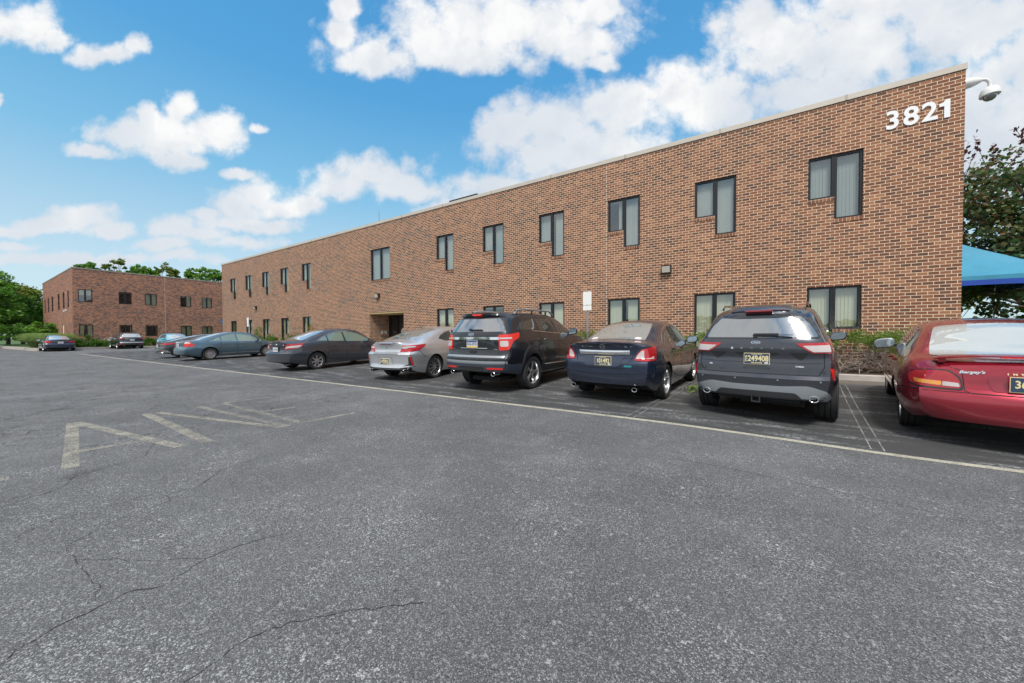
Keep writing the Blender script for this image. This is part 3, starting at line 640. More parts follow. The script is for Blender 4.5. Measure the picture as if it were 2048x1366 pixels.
tag(wall_pack('wall_light',-17.5,3.66),'bronze wall light just above the recessed entrance','wall light','wall lights on the long brick building')
tag(wall_pack('wall_light',-33.04,3.64),'bronze wall light between the window rows at the far left end of the long building','wall light','wall lights on the long brick building')

# dome camera on the corner
r=empty('security_camera',(5.09,13.62,7.62)); M_cam=pm('camera_white',(.74,.75,.74),.35,coat=.3)
mb=MB(); mb.box((.001,-.11,-.78),(.035,.11,.16),M_cam)
prof=[(.12,0),(.125,.06),(.11,.16),(.07,.26),(.045,.31)]
mb.lathe([(r_,a+.035) for r_,a in prof],M_cam,axis='x',n=20)
pts=[Vector((.33,0,0)),Vector((.40,0,-.01)),Vector((.45,0,-.05)),Vector((.475,0,-.12)),Vector((.48,0,-.26))]
for a,b in zip(pts[:-1],pts[1:]): mb.cyl(a,b,.035,.035,M_cam,12)
mb.build('bracket',r)
mb=MB(); mb.lathe([(.03,-.22),(.10,-.235),(.145,-.28),(.165,-.36),(.17,-.43),(.155,-.445),(.11,-.44)],M_cam,axis='z',n=28,c=(.48,0,0)); mb.build('dome_housing',r)
mb=MB(); mb.lathe([(.118,-.44),(.115,-.47),(.09,-.52),(.05,-.55),(.001,-.56)],glassm('dome_glass',(.03,.04,.05),.25),axis='z',n=24,c=(.48,0,0)); mb.build('dome_lens',r)
tag(r,'white dome security camera hanging off the top right corner of the brick building','camera')

# far building on the left
far=empty('office_building',(-58.86,6.96,.2)); tag(far,'far two storey red brick office block at the left with square windows','building')
fy0,fy1,fx0,fx1=6.96,40.,-80.5,-58.86; FT=8.62
A_=[(7.33,8.33),(10.25,11.27),(12.34,13.38),(15.49,16.55),(17.6,18.68)]
FM=basis((fx1,0,0),(0,1,0),(-1,0,0))
hl=[(a,b,5.06,6.44) for a,b in A_]+[(a,b,1.37,2.66) for a,b in A_]
w=wall_mesh('wall',None,(fx1,0,0),(0,1,0),(-1,0,0),fy0,fy1,0,FT,hl,M_brick2); adopt(w,far)
SM=basis((0,fy0,0),(1,0,0),(0,1,0))
sw=[(-79.2,-78.2),(-76.3,-75.1),(-73.1,-71.7),(-68.3,-66.9),(-64.9,-63.7),(-61.9,-61.0)]
hs=[(a,b,4.55,6.42) for a,b in sw]+[(-65.8,-64.5,.0,2.75)]
w=wall_mesh('wall',None,(0,fy0,0),(1,0,0),(0,1,0),fx0,fx1-.3,0,FT,hs,brick_mat('brick_wall_side',BR2,(.52,.39,.31),ms=.009,patch=.3,seed=5,stain=.2)); adopt(w,far)
mb=MB(); mb.box((fx0,fy0+.3,0),(fx0+.3,fy1,FT),M_brick2); mb.box((fx0,fy1,0),(fx1,fy1+.3,FT),M_brick2); adopt(mb.build('wall',None,flat=True),far)
mb=MB(); mb.add([(fx0+.3,fy0+.3,8.2),(fx1-.3,fy0+.3,8.2),(fx1-.3,fy1,8.2),(fx0+.3,fy1,8.2)],[(0,1,2,3)],M_roof); adopt(mb.build('roof',None,flat=True),far)
mb=MB(); M_cop2=pm('coping_far',(.30,.28,.25),.6)
mb.box((fx0-.03,fy0-.03,FT),(fx1+.03,fy0+.34,FT+.11),M_cop2); mb.box((fx1-.34,fy0+.34,FT),(fx1+.03,fy1+.3,FT+.11),M_cop2); adopt(mb.build('coping',None,flat=True),far)
gl_={0:(.36,.62),1:(.15,.85),2:(.15,.85),3:None,4:None}
for k,(a,b) in enumerate(A_):
    c=(a+b)/2
    for fl,(e,f) in enumerate(((5.06,6.44),(1.37,2.66))):
        ps=[(a+.004,c,e+.004,f-.004),(c,b-.004,e+.004,f-.004)]
        adopt(window(None,FM,ps,('olive' if fl else 'cream') if not(fl==0 and k==1) else None,sill=False,gap=gl_[k] if fl else (None if k!=3 else (0,.5)),closed=1 if fl or k!=0 else .5,rnd=rr),far)
        adopt(back_room(None,FM,ps),far)
for a,b in sw:
    ps=[(a+.004,b-.004,4.554,6.416)]; adopt(window(None,SM,ps,None,sill=False),far); adopt(back_room(None,SM,ps),far)
mb=MB(); mb.box((-65.79,7.02,.24),(-64.51,7.1,2.74),pm('door_cream',(.66,.62,.52),.5)); adopt(mb.build('door',None),far)
mb=MB(); mb.box((fx1-.001,14.07,.2),(fx1+.004,14.095,FT),M_joint); adopt(mb.build('expansion_joint',None,flat=True),far)
for x,z in((-62.6,4.3),(-63.9,4.25)):
    mb=MB(); mb.box((x-.11,6.86,z-.09),(x+.11,6.958,z+.09),M_white); adopt(mb.build('vent_hood',None),far)
# round sign at the corner of the far building
mb=MB(); mb.cyl((-58.84,19.98,3.35),(-58.80,19.98,3.35),.42,.42,pm('sign_blue',(.06,.19,.33),.4),40); o=mb.build('round_sign'); tag(o,'round blue and pale sign on the far brick wall, half hidden by the nearer building','sign')
mb=MB(); mb.add([(-58.79,19.72,3.30),(-58.79,20.2,3.02),(-58.79,20.2,3.7),(-58.79,20.0,3.68)],[(0,1,2,3)],pm('sign_pale',(.62,.74,.80),.4)); mb.build('emblem',o,flat=True)

# sign posts with blank boards
def sign_post(x,y,zt,label):
    r=empty('sign_post',(x,y,zg(y)+.1)); mb=MB(); h0=zt-.05-zg(y)-.1
    mb.box((-.03,-.006,0),(.03,.0,h0),M_galv); mb.box((-.033,-.03,0),(-.027,0.0,h0),M_galv); mb.box((.027,-.03,0),(.033,0.0,h0),M_galv); mb.build('post',r,flat=True)
    for a,b in((h0-.46,h0+.04),(h0-.66,h0-.48)):
        bm=bmesh.new(); w=.165; rd=.03; pts=[]
        for cx,cz,t0 in((w-rd,b-rd,0),(-w+rd,b-rd,90),(-w+rd,a+rd,180),(w-rd,a+rd,270)):
            for k in range(5): t=R(t0+k*22.5); pts.append((cx+rd*math.cos(t),-.034,cz+rd*math.sin(t)))
        vs=[bm.verts.new(p) for p in pts]; f=bm.faces.new(vs); ex=bmesh.ops.extrude_face_region(bm,geom=[f]); bmesh.ops.translate(bm,verts=[e for e in ex['geom'] if isinstance(e,bmesh.types.BMVert)],vec=(0,-.004,0))
        bmesh.ops.recalc_face_normals(bm,faces=bm.faces); me=bpy.data.meshes.new('sign_board'); bm.to_mesh(me); bm.free(); me.materials.append(M_white); sb=mkobj('sign_board',me,r)
        mb=MB()
        for z in(a+.03,b-.03): mb.cyl((0,-.038,z),(0,-.043,z),.008,.008,M_galv,8)
        mb.build('bolt',sb)
    return tag(r,label,'sign','blank sign boards on steel posts')
sign_post(-4.36,12.5,2.92,'blank white sign board with smaller plate on a steel post between two black cars')
sign_post(-32.0,12.4,2.78,'blank white sign board seen narrow on a post behind the blue grey sedan')

# blue pop up tent
tent=empty('canopy_tent',(6.7,18,.3)); tag(tent,'light blue pop up canopy tent with royal blue hem past the building corner','tent')
M_tent=pm('tent_light_blue',(.045,.26,.41),.6,noise=.10,nscale=2,bump=.3); M_tent2=pm('tent_royal_blue',(.01,.06,.38),.6)
a=1.5
def sag(n=10):
    mb=MB()
    for k in range(4):
        t=k*math.pi/2; c,s=math.cos(t),math.sin(t)
        G_=[]
        for i in range(n+1):
            for j in range(n+1):
                u=i/n; v=j/n; x=(-a+2*a*v)*(1-u); y=-a*(1-u); z=2.75+1.32*u-.10*math.sin(math.pi*u)*math.cos((v-.5)*math.pi)+.014*math.sin(19*v+6*u)*math.sin(math.pi*u)*(1-u)+.010*math.sin(31*v-9*u)*math.sin(math.pi*u)
                G_.append((c*x-s*y,s*x+c*y,z))
        mb.add(G_,[(i*(n+1)+j,i*(n+1)+j+1,(i+1)*(n+1)+j+1,(i+1)*(n+1)+j) for i in range(n) for j in range(n)],M_tent)
    return mb
sag().build('canopy_panel',tent,60)
for nm,z0,z1,m_,o_ in(('valance',2.58,2.752,M_tent,.012),('hem',2.42,2.585,M_tent2,.016)):
    mb=MB(); N=60; rg=[]
    per=[(-a,-a),(a,-a),(a,a),(-a,a)]
    for k in range(4):
        p,q=per[k],per[(k+1)%4]
        for i in range(15):
            t=i/15; x=p[0]+(q[0]-p[0])*t; y=p[1]+(q[1]-p[1])*t; w=.02*math.sin(t*math.pi*5); sg=.05*math.sin(t*math.pi)
            rg.append((x*(1+o_)+ (w if p[0]==q[0] else 0),y*(1+o_)+(w if p[1]==q[1] else 0),sg))
    n=len(rg); mb.add([(x,y,z0+sg*(1 if nm=='hem' else .8)) for x,y,sg in rg]+[(x,y,z1+sg*(.8 if nm=='hem' else 0)) for x,y,sg in rg],[(i,(i+1)%n,n+(i+1)%n,n+i) for i in range(n)],m_)
    mb.build(nm,tent,60)
for sx in(-1,1):
    for sy_ in(-1,1):
        mb=MB(); mb.box((sx*1.46-.015,sy_*1.46-.015,0),(sx*1.46+.015,sy_*1.46+.015,2.72),M_white); mb.build('leg',tent,flat=True)


# ------------------------------------------------------------------ cars
def pchip(pts):
    xs=np.array([p[0] for p in pts],float); ys=np.array([p[1] for p in pts],float); h=np.diff(xs); d=np.diff(ys)/h
    m=np.zeros(len(xs))
    for i in range(1,len(xs)-1):
        if d[i-1]*d[i]>0: w1=2*h[i]+h[i-1]; w2=h[i]+2*h[i-1]; m[i]=(w1+w2)/(w1/d[i-1]+w2/d[i])
    m[0]=d[0]; m[-1]=d[-1]
    def f(x):
        x=min(max(x,xs[0]),xs[-1]); i=min(int(np.searchsorted(xs,x,side='right')-1),len(h)-1); t=(x-xs[i])/h[i]
        return float((2*t**3-3*t*t+1)*ys[i]+(t**3-2*t*t+t)*h[i]*m[i]+(-2*t**3+3*t*t)*ys[i+1]+(t**3-t*t)*h[i]*m[i+1])
    return f
M_tyre=pm('tyre_rubber',(.022,.022,.023),.75,noise=.15,nscale=20)
M_groove=pm('tyre_groove',(.004,.004,.004),.9)
M_rim=pm('rim_silver',(.55,.56,.58),.28,.85)
M_rimd=pm('rim_dark',(.012,.012,.013),.6)  # dark brake disc behind the spokes, and the wheel bolts
M_chrome=pm('chrome',(.80,.81,.83),.08,1)
M_satin=pm('satin_silver',(.34,.37,.40),.4,.6)
M_plastic=pm('black_plastic',(.022,.024,.028),.6)
M_gloss=pm('gloss_black',(.010,.011,.013),.12,coat=1)
M_under=pm('underbody',(.012,.012,.012),.9)
M_red=pm('lamp_red',(.40,.010,.016),.12,coat=1); M_redb=pm('reflector_red',(.66,.022,.014),.25,coat=.6)
M_redd=pm('lamp_dark_red',(.20,.008,.014),.12,coat=1)
M_clear=pm('lamp_clear',(.52,.47,.47),.15,coat=1); M_amber=pm('lamp_amber',(.80,.33,.05),.18,coat=1)
M_gap=pm('panel_gap',(.004,.004,.005),.8)
M_wind=glassm('car_glass',(.02,.026,.028),.30); M_windside=glassm('car_glass_side',(.02,.03,.03),.07)
M_windl=glassm('car_glass_sky_pale',(.36,.39,.40),.32)  # pale base colour stands in for bright sky reflected in the glass
M_windc=glassm('car_glass_clear_side',(.15,.22,.18),.10)
M_mirror=pm('mirror_glass',(.55,.65,.70),.03,1)
M_platebl=pm('plate_navy',(.035,.060,.115),.4,coat=.3); M_plategold=pm('plate_gold',(.78,.68,.38),.4); M_platew=pm('plate_white',(.62,.64,.68),.4)
M_platey=pm('plate_yellow',(.72,.50,.06),.4); M_plateb2=pm('plate_blue',(.02,.05,.20),.4)

class Car:
    def __init__(s,name,spec,mat):
        spec=dict(spec); s.W_=pchip(spec['warp']) if 'warp' in spec else (lambda z:z); s.wend=spec['warp'][-1] if 'warp' in spec else (99,99)
        for k in('top','belt','bot'): spec[k]=[(x,s.wz(z)) for x,z in spec[k]]
        for k in('rp','fp'): spec[k]=[(s.wz(z),x) for z,x in spec[k]]
        spec['H']=s.wz(spec['H'])
        s.S=spec; s.name=name; s.root=empty(name); s.mat=mat; s.shell()
    def wz(s,z):
        e=s.wend; return s.W_(z) if z<=e[0] else e[1]+(z-e[0])
    # ---- surface
    def shell(s):
        S=s.S; L=S['L']; W=S['W']/2; C=S.get('C',.15); CF=S.get('CF',.28)
        top=pchip(S['top']); belt=pchip(S['belt']); gw=pchip(S['gw']); rp=pchip(S['rp']); fp=pchip(S['fp']); bot=pchip(S['bot'])
        hmax=S['H']-belt(L*.45)
        LR=max(1.0,2.3*(C+max(p[1] for p in S['rp']))); LF=1.3
        def hw(x):
            v=W
            if x<.9: v-=S.get('tr',.075)*((.9-x)/.9)**2.0
            if x>L-1.1: v-=.10*((x-L+1.1)/1.1)**2.2
            return v
        prof=pchip(S.get('prof',[(0,.90),(.10,.948),(.25,.982),(.42,.998),(.54,1.0),(.66,.994),(.70,.984),(.80,.973),(.90,.952),(1,.915)]))
        ax=[S['oh'],S['oh']+S['wb']]; Rw=S['R']
        NL=18
        def section(x):
            h=hw(x); zb=bot(x); ze=belt(x); zt=max(top(x),ze+.02); o=[]
            for j in range(NL):
                t=j/(NL-1); z=zb+(ze-zb)*t; y=h*prof(t)
                fl=max(math.exp(-((x-a)/(.44))**4) for a in ax)*math.exp(-((z-Rw*1.75)/.26)**2)*S.get('flare',.018)
                o.append((y+fl,z))
            yb=o[-1][0]; hh=zt-ze
            f=min(1,max(0,hh/hmax))**S.get('gexp',.75)
            y1=(yb-.05)*(1-f)+gw(x)*f; cr=min(S.get('crown',.055),hh*.45); z1=zt-cr
            P0=Vector((yb,ze)); P1=Vector((y1,z1)); dv=P1-P0; r=min(.13,dv.length*.42,y1*.3)
            A=P1-dv.normalized()*r; yB=y1-r; B=Vector((yB,zt-cr*(yB/y1)**2))
            for k in range(1,6): q=P0.lerp(A,k/5); o.append((q.x,q.y))
            for k in range(1,6):
                t=k/5; q=A*(1-t)**2+P1*2*t*(1-t)+B*t*t; o.append((q.x,q.y))
            for k in range(1,7): y=yB*(1-k/6); o.append((y,zt-cr*(y/y1)**2))
            return o
        JS=NL+5+5   # index after which the crown starts (last corner point is JS-1)
        M=6
        n=74; xs=[]
        for i in range(n+1):
            u=i/n; xs.append(L*(u-.055*math.sin(2*math.pi*u)))
        bm=bmesh.new(); rows=[]
        fade=lambda q,LL: max(0,1-q/LL)**2
        plan=lambda y,ym: 1-(max(0,1-min(1,abs(y)/ym)**2.3))**(1/2.3)
        secs=[section(x) for x in xs]
        def pos(x,y,z,ym):
            p=plan(y,ym)
            return (x+fade(x,LR)*(rp(z)+C*p)-fade(L-x,LF)*(fp(z)+CF*p), y, z)
        grid={}
        for i,x in enumerate(xs):
            sec=secs[i]; yc=sec[JS-1][0]
            for j,(y,z) in enumerate(sec):
                ym=y if j<JS else yc
                for sg in (1,-1):
                    if j==len(sec)-1 and sg==-1: grid[i,j,-1]=grid[i,j,1]; continue
                    v=bm.verts.new(pos(x,sg*y,z,max(ym,1e-4))); grid[i,j,sg]=v
        nj=len(secs[0])
        def F(*v):
            v=[a for k,a in enumerate(v) if a not in v[:k]]
            if len(v)>2:
                try: return bm.faces.new(v)
                except ValueError: pass
        for i in range(n):
            for j in range(nj-1):
                F(grid[i,j,1],grid[i,j+1,1],grid[i+1,j+1,1],grid[i+1,j,1]); F(grid[i,j,-1],grid[i+1,j,-1],grid[i+1,j+1,-1],grid[i,j+1,-1])
            f=F(grid[i,0,1],grid[i+1,0,1],grid[i+1,0,-1],grid[i,0,-1])
            if f: f.material_index=1
        for i,x in((0,xs[0]),(n,xs[-1])):
            sec=secs[i]; cap={}
            for j in range(JS):
                y0,z=sec[j]
                for k in range(M+1):
                    for sg in(1,-1):
                        if k==0: v=grid[i,j,sg]
                        elif j==JS-1: v=grid[i,JS-1+k,sg]
                        else:
                            if k==M and sg==-1: v=cap[j,k,1]
                            else:
                                y=y0*math.cos(math.pi/2*k/M) if k<M else 0
                                if j>NL: # blend towards crown spacing
                                    w=(j-NL)/(JS-1-NL); y=y*(1-w)+(sec[JS-1+k][0]*y0/sec[JS-1][0])*w
                                v=bm.verts.new(pos(x,sg*y,z,y0))
                        cap[j,k,sg]=v
            for j in range(JS-1):
                for k in range(M):
                    F(cap[j,k,1],cap[j,k+1,1],cap[j+1,k+1,1],cap[j+1,k,1]); F(cap[j,k,-1],cap[j+1,k,-1],cap[j+1,k+1,-1],cap[j,k+1,-1])
            ring=[cap[0,k,1] for k in range(M+1)]+[cap[0,k,-1] for k in range(M-1,-1,-1)]
            f=F(*ring)
            if f: f.material_index=1
        bmesh.ops.recalc_face_normals(bm,faces=bm.faces[:])
        s.bvh=BVHTree.FromBMesh(bm)
        me=bpy.data.meshes.new('body'); bm.to_mesh(me); bm.free()
        me.materials.append(s.mat); me.materials.append(M_under)
        body=mkobj('body',me)
        # wheel arches cut out of the shell
        Ra=Rw+S.get('arch',.055); cut=MB()
        for a in ax:
            for sg in(1,-1): cut.cyl((a,sg*.50,Rw+.01),(a,sg*1.3,Rw+.01),Ra,Ra,M_under,40)
        co=cut.build('cut',flat=True)
        md=body.modifiers.new('b','BOOLEAN'); md.operation='DIFFERENCE'; md.object=co; md.solver='EXACT'; md.material_mode='TRANSFER'
        dg=bpy.context.evaluated_depsgraph_get(); me2=bpy.data.meshes.new_from_object(body.evaluated_get(dg))
        bpy.data.objects.remove(co); bpy.data.objects.remove(body)
        me2.name='body'; smooth(me2,S.get('ang',28)); s.body=mkobj('body',me2,s.root)
    # ---- projecting patches onto the shell
    def hit(s,d,a,b):
        if d!='T': b=s.wz(b)
        if d=='R': o,v=(-2,a,b),(1,0,0)
        elif d in 'WV':   # unrolled round the rear corner: a = distance from the centre line
            sg=1 if d=='W' else -1; Wd=s.S['W']/2; yc=Wd-.18; al=.18*math.pi/2; aa=abs(a)
            if aa<yc: T=(.07,aa)
            elif aa<yc+al: t=(aa-yc)/.18; T=(.07+.18*(1-math.cos(t)),yc+.18*math.sin(t))
            else: T=(.25+aa-yc-al,Wd)
            o=(1.25,0,b); v=Vector((T[0]-1.25,sg*math.copysign(T[1],a),0)).normalized(); v=tuple(v)
        elif d=='F': o,v=(s.S['L']+2,a,b),(-1,0,0)
        elif d=='L': o,v=(a,3,b),(0,-1,0)
        elif d=='S': o,v=(a,-3,b),(0,1,0)
        else: o,v=(a,b,4),(0,0,-1)
        loc,no,ix,di=s.bvh.ray_cast(Vector(o),Vector(v))
        if loc is None: return None
        if (no.dot(Vector(v))>0)!=(d in 'WV'): no=-no
        return loc,no
    def panel(s,name,patches,mat,eps=.004,thick=.012,parent=None,rnd=.03,step=.05,label=None):
        """patches: list of (direction, outline) in the projection plane"""
        V=[];Fc=[]
        for d,pts in patches:
            pts=[Vector(p) for p in pts]; n=len(pts); out=[]
            for i in range(n):
                p0,p1,p2=pts[i-1],pts[i],pts[(i+1)%n]; a=(p0-p1); b=(p2-p1); r=min(rnd,a.length*.45,b.length*.45)
                A=p1+a.normalized()*r; B=p1+b.normalized()*r
                for k in range(5):
                    t=k/4; out.append(A*(1-t)**2+p1*2*t*(1-t)+B*t*t)
            o2=[]
            for i,p in enumerate(out):
                q=out[(i+1)%len(out)]; m_=max(1,int((q-p).length/step))
                for k in range(m_): o2.append(p.lerp(q,k/m_))
            xs=[p.x for p in o2]; ys=[p.y for p in o2]; inner=[]
            def inside(x,y):
                c=False; j=len(o2)-1
                for i in range(len(o2)):
                    a,b=o2[i],o2[j]
                    if (a.y>y)!=(b.y>y) and x<(b.x-a.x)*(y-a.y)/(b.y-a.y)+a.x: c=not c
                    j=i
                return c
            nx=int((max(xs)-min(xs))/step); ny=int((max(ys)-min(ys))/step)
            for i in range(1,nx+1):
                for j in range(1,ny+1):
                    x=min(xs)+i*step; y=min(ys)+j*step
                    if inside(x,y) and min((Vector((x,y))-p).length for p in o2)>step*.4: inner.append(Vector((x,y)))
            nb=len(o2); vv,_,ff,ov,_,_=delaunay_2d_cdt(o2+inner,[],[list(range(nb))],1,1e-6)
            pts3=[]; ok=True
            for v in vv:
                h=s.hit(d,v.x,v.y)
                if h is None:   # just past the edge: step inward
                    cx=sum(xs)/len(xs); cy=sum(ys)/len(ys)
                    for q in(.97,.93,.88,.8,.7,.5):
                        h=s.hit(d,cx+(v.x-cx)*q,cy+(v.y-cy)*q)
                        if h: break
                if h is None: h=(Vector((0,0,0)),Vector((0,0,1)))
                pts3.append(h)
            # average normals over the patch for a smooth offset
            nn=[Vector((0,0,0)) for _ in pts3]
            for f in ff:
                for k in f:
                    for l in f: nn[k]+=pts3[l][1]
            base=len(V); ex=[]
            for (loc,no),a in zip(pts3,nn):
                a=a.normalized() if a.length>0 else no; V.append(loc+a*eps); ex.append(loc-a*thick)
            for f in ff: Fc.append([base+k for k in f])
            cnt={}
            for f in ff:
                for k in range(len(f)):
                    e=(f[k],f[(k+1)%len(f)]); cnt[e]=1
            mp={}
            for (a,b) in list(cnt):
                if (b,a) in cnt: continue
                for q in(a,b):
                    if q not in mp: mp[q]=len(V); V.append(ex[q])
                Fc.append([base+b,base+a,mp[a],mp[b]])
        me=bpy.data.meshes.new(name); me.from_pydata([tuple(v) for v in V],[],Fc); me.materials.append(mat)
        bm=bmesh.new(); bm.from_mesh(me); bmesh.ops.recalc_face_normals(bm,faces=bm.faces[:])
        bm.to_mesh(me); bm.free(); smooth(me,40)
        # make sure the face looks outward
        o=mkobj(name,me,parent or s.root)
        if label: o['label']=label
        return o
    def line(s,paths,w=.012,mat=None,name='panel_gap',eps=.002):
        """thin ribbon along the surface; paths: list of (dir, points)"""
        mb=MB()
        for d,pts in paths:
            P=[Vector(p) for p in pts]; out=[]
            for a,b in zip(P[:-1],P[1:]):
                m_=max(1,int((b-a).length/.04))
                for k in range(m_): out.append(a.lerp(b,k/m_))
            out.append(P[-1]); L=[]
            for i,p in enumerate(out):
                t=(out[min(i+1,len(out)-1)]-out[max(i-1,0)]).normalized(); nrm=Vector((-t.y,t.x))
                for sg in(-1,1):
                    q=p+nrm*(w/2*sg); h=s.hit(d,q.x,q.y); L.append(h[0]+h[1]*eps if h else None)
            for i in range(len(out)-1):
                q=[L[2*i],L[2*i+1],L[2*i+3],L[2*i+2]]
                if None in q: continue
                if (q[0]-q[3]).length>.25: continue
                mb.add(q,[(0,1,2,3)],mat or M_gap)
        return mb.build(name,s.root,flat=True)
    # ---- pieces
    def wheels(s,style,R_=None,tw=.225,rimc=None):
        S=s.S; Rw=S['R']; rr=S.get('rim',Rw*.66); tr=S['track']/2; rim=rimc or M_rim
        T=MB(); h=tw/2
        prof=[(rr,-h*.82),(rr+.02,-h*.92),(Rw*.9,-h),(Rw*.965,-h*.93),(Rw,-h*.78)]; mats=[M_tyre]*5
        for k,g0 in enumerate((-.5,-.17,.17,.5)):
            c=g0*tw*.8
            prof+=[(Rw,c-.006),(Rw-.008,c-.004),(Rw-.008,c+.004),(Rw,c+.006)]; mats+=[M_groove,M_groove,M_groove,M_tyre]
        prof+=[(Rw,h*.78),(Rw*.965,h*.93),(Rw*.9,h),(rr+.02,h*.92),(rr,h*.82)]; mats+=[M_tyre]*5
        T.lathe(prof,M_tyre,mats=mats[:len(prof)-1],n=56)
        tme=None
        Q=MB()
        Q.lathe([(rr+.004,-h*.8),(rr-.012,-h*.6),(rr-.02,h*.3),(rr-.016,h*.62),(rr-.004,h*.84),(rr+.006,h*.86)],rim,n=48)
        Q.lathe([(rr-.018,h*.12),(.001,h*.12)],M_rimd,n=40)
        n_,kind=style
        for k in range(n_):
            t=2*math.pi*k/n_
            def spoke(w0,w1,da,r0=.04,r1=None,y0=.62,y1=.72):
                r1=r1 or rr-.008; a0=t; a1=t+da
                def pt(r,a,wd,y): 
                    c,s_=math.cos(a),math.sin(a); return (r*c-wd*s_,y,r*s_+wd*c)
                vs=[]
                for (r,a,wd) in((r0,a0,w0),((r0+r1)/2,(a0+a1)/2,(w0+w1)/2),(r1,a1,w1)):
                    yy=h*(y0 if r==r0 else (y1 if r==r1 else (y0+y1)/2-.0))
                    vs+=[pt(r,a,-wd,yy-.03),pt(r,a,-wd*.8,yy),pt(r,a,wd*.8,yy),pt(r,a,wd,yy-.03)]
                Q.add(vs,[(i+j,i+j+1,i+j+5,i+j+4) for i in(0,4) for j in range(3)],rim)
            if kind=='twin':
                spoke(.017,.010,.16); spoke(.017,.010,-.16)
            elif kind=='fine': spoke(.009,.009,.0); spoke(.008,.006,.15)
            elif kind=='wide': spoke(.026,.040,0)
            elif kind=='cover': spoke(.020,.030,0)
        Q.lathe([(.075,h*.45),(.07,h*.66),(.05,h*.70),(.001,h*.70)],rim,n=24)
        for k in range(5):
            t=2*math.pi*k/5; Q.cyl((.045*math.cos(t),h*.69,.045*math.sin(t)),(.045*math.cos(t),h*.72,.045*math.sin(t)),.008,.008,M_rimd,8)
        rme=Q.build('wheel',None,ang=30); bpy.data.objects.remove; tob=T.build('tyre',None,ang=30)
        first=True
        for a in(S['oh'],S['oh']+S['wb']):
            for sg in(1,-1):
                if first: w=rme; ty=tob; first=False
                else: w=rme.copy(); col.objects.link(w); ty=tob.copy(); col.objects.link(ty)
                w.parent=s.root; ty.parent=w; w.location=(a,sg*tr,Rw); w.rotation_euler=(0,R(random.uniform(0,60)),0 if sg>0 else math.pi)
        # axle, exhaust and floor seen under the bumper
        mb=MB(); z=.24
        mb.box((S['oh']-.08,-tr+.1,z),(S['oh']+.08,tr-.1,z+.10),M_under); mb.box((.35,-.55,.24),(S['oh']-.1,.25,.33),M_under); mb.box((S['oh']+.3,-.6,.20),(S['oh']+S['wb']-.3,.6,.30),M_under)
        mb.cyl((.4,-.35,.27),(1.9,-.25,.27),.035,.035,M_under,8)
        mb.build('underbody',s.root,flat=True)
    def mirror(s,x,z,sg,mat=None,scale=1,out=.0):
        h=s.hit('L' if sg>0 else 'S',x,z-.03); z=s.wz(z); y=abs(h[0].y)
        bm=bmesh.new(); bmesh.ops.create_uvsphere(bm,u_segments=20,v_segments=12,radius=1)
        for v in bm.verts:
            a,b,c=v.co; 
            k=lambda q,e: math.copysign(abs(q)**e,q)
            v.co=(x+.02+(.085*k(a,.8) if a>0 else .02*k(a,.5)), sg*(y+.145+out+.125*scale*k(b,.65)), z+.01+.085*scale*k(c,.7)-(.02*b*sg))
        me=bpy.data.meshes.new('mirror'); bm.to_mesh(me); bm.free(); me.materials.append(mat or s.mat); smooth(me,60); o=mkobj('mirror',me,s.root)
        mb=MB(); mb.add([(x+.03,sg*(y-.05),z-.07),(x+.03,sg*(y+.07),z-.02),(x+.09,sg*(y+.07),z-.02),(x+.10,sg*(y-.05),z-.07),(x+.03,sg*(y-.05),z-.02),(x+.03,sg*(y+.07),z+.02),(x+.09,sg*(y+.07),z+.02),(x+.10,sg*(y-.05),z-.02)],
            [(0,1,2,3),(4,7,6,5),(0,4,5,1),(3,2,6,7),(0,3,7,4),(1,5,6,2)],M_gloss); mb.build('mirror_arm',o,flat=True)
        mb=MB(); N=24; vs=[(x-.004,sg*(y+.145+out)+.105*scale*math.copysign(abs(math.cos(t))**.6,math.cos(t)),z+.01+.066*scale*math.copysign(abs(math.sin(t))**.7,math.sin(t))-(.02*math.cos(t))) for t in [2*math.pi*k/N for k in range(N)]]
        mb.add(vs,[tuple(range(N))],M_mirror); mb.build('mirror_glass',o,flat=True)
    def exhaust(s,x,y,z,ry=.05,rz=.04,tip=None):
        h=s.hit('R',y,z+rz+.10); x=h[0].x-.012; z=s.wz(z); mb=MB(); n=24
        def ring(xx,f): return [(xx,y+ry*f*math.cos(2*math.pi*k/n),z+rz*f*math.sin(2*math.pi*k/n)) for k in range(n)]
        rs=[ring(x+.22,.9),ring(x+.002,1.0),ring(x,.96),ring(x+.004,.82),ring(x+.12,.75)]
        vs=sum(rs,[]); 
        for i in range(4):
            o=len(mb.v)
        mb.add(vs,[(i*n+k,i*n+(k+1)%n,(i+1)*n+(k+1)%n,(i+1)*n+k) for i in range(3) for k in range(n)],M_chrome)
        mb.add(rs[3]+rs[4],[(k,(k+1)%n,n+(k+1)%n,n+k) for k in range(n)]+[tuple(range(n,2*n))],M_under)
        mb.build('exhaust_tip',s.root)
    def plate(s,y,z,num,kind='de',tilt=0,side='',sub=''):
        w,hh=.305,.155; x=min(s.hit('R',y+a_*w/2,z+b_*hh/2)[0].x for a_ in(-1,0,1) for b_ in(-1,0,1))-.014; z=s.wz(z); mb=MB()
        base={'de':M_platebl,'pa':M_platew,'nj':M_platew}[kind]; rim={'de':M_plategold,'pa':M_platew,'nj':M_satin}[kind]
        mb.box((x+.0,y-w/2-.006,z-hh/2-.006),(x+.016,y+w/2+.006,z+hh/2+.006),rim); mb.box((x-.002,y-w/2,z-hh/2),(x+.001,y+w/2,z+hh/2),base)
        o=mb.build('number_plate',s.root,flat=True)
        f=lambda yy,zz: frame((x-.003,y+yy,z+zz),(0,-1,0),(-1,0,0))
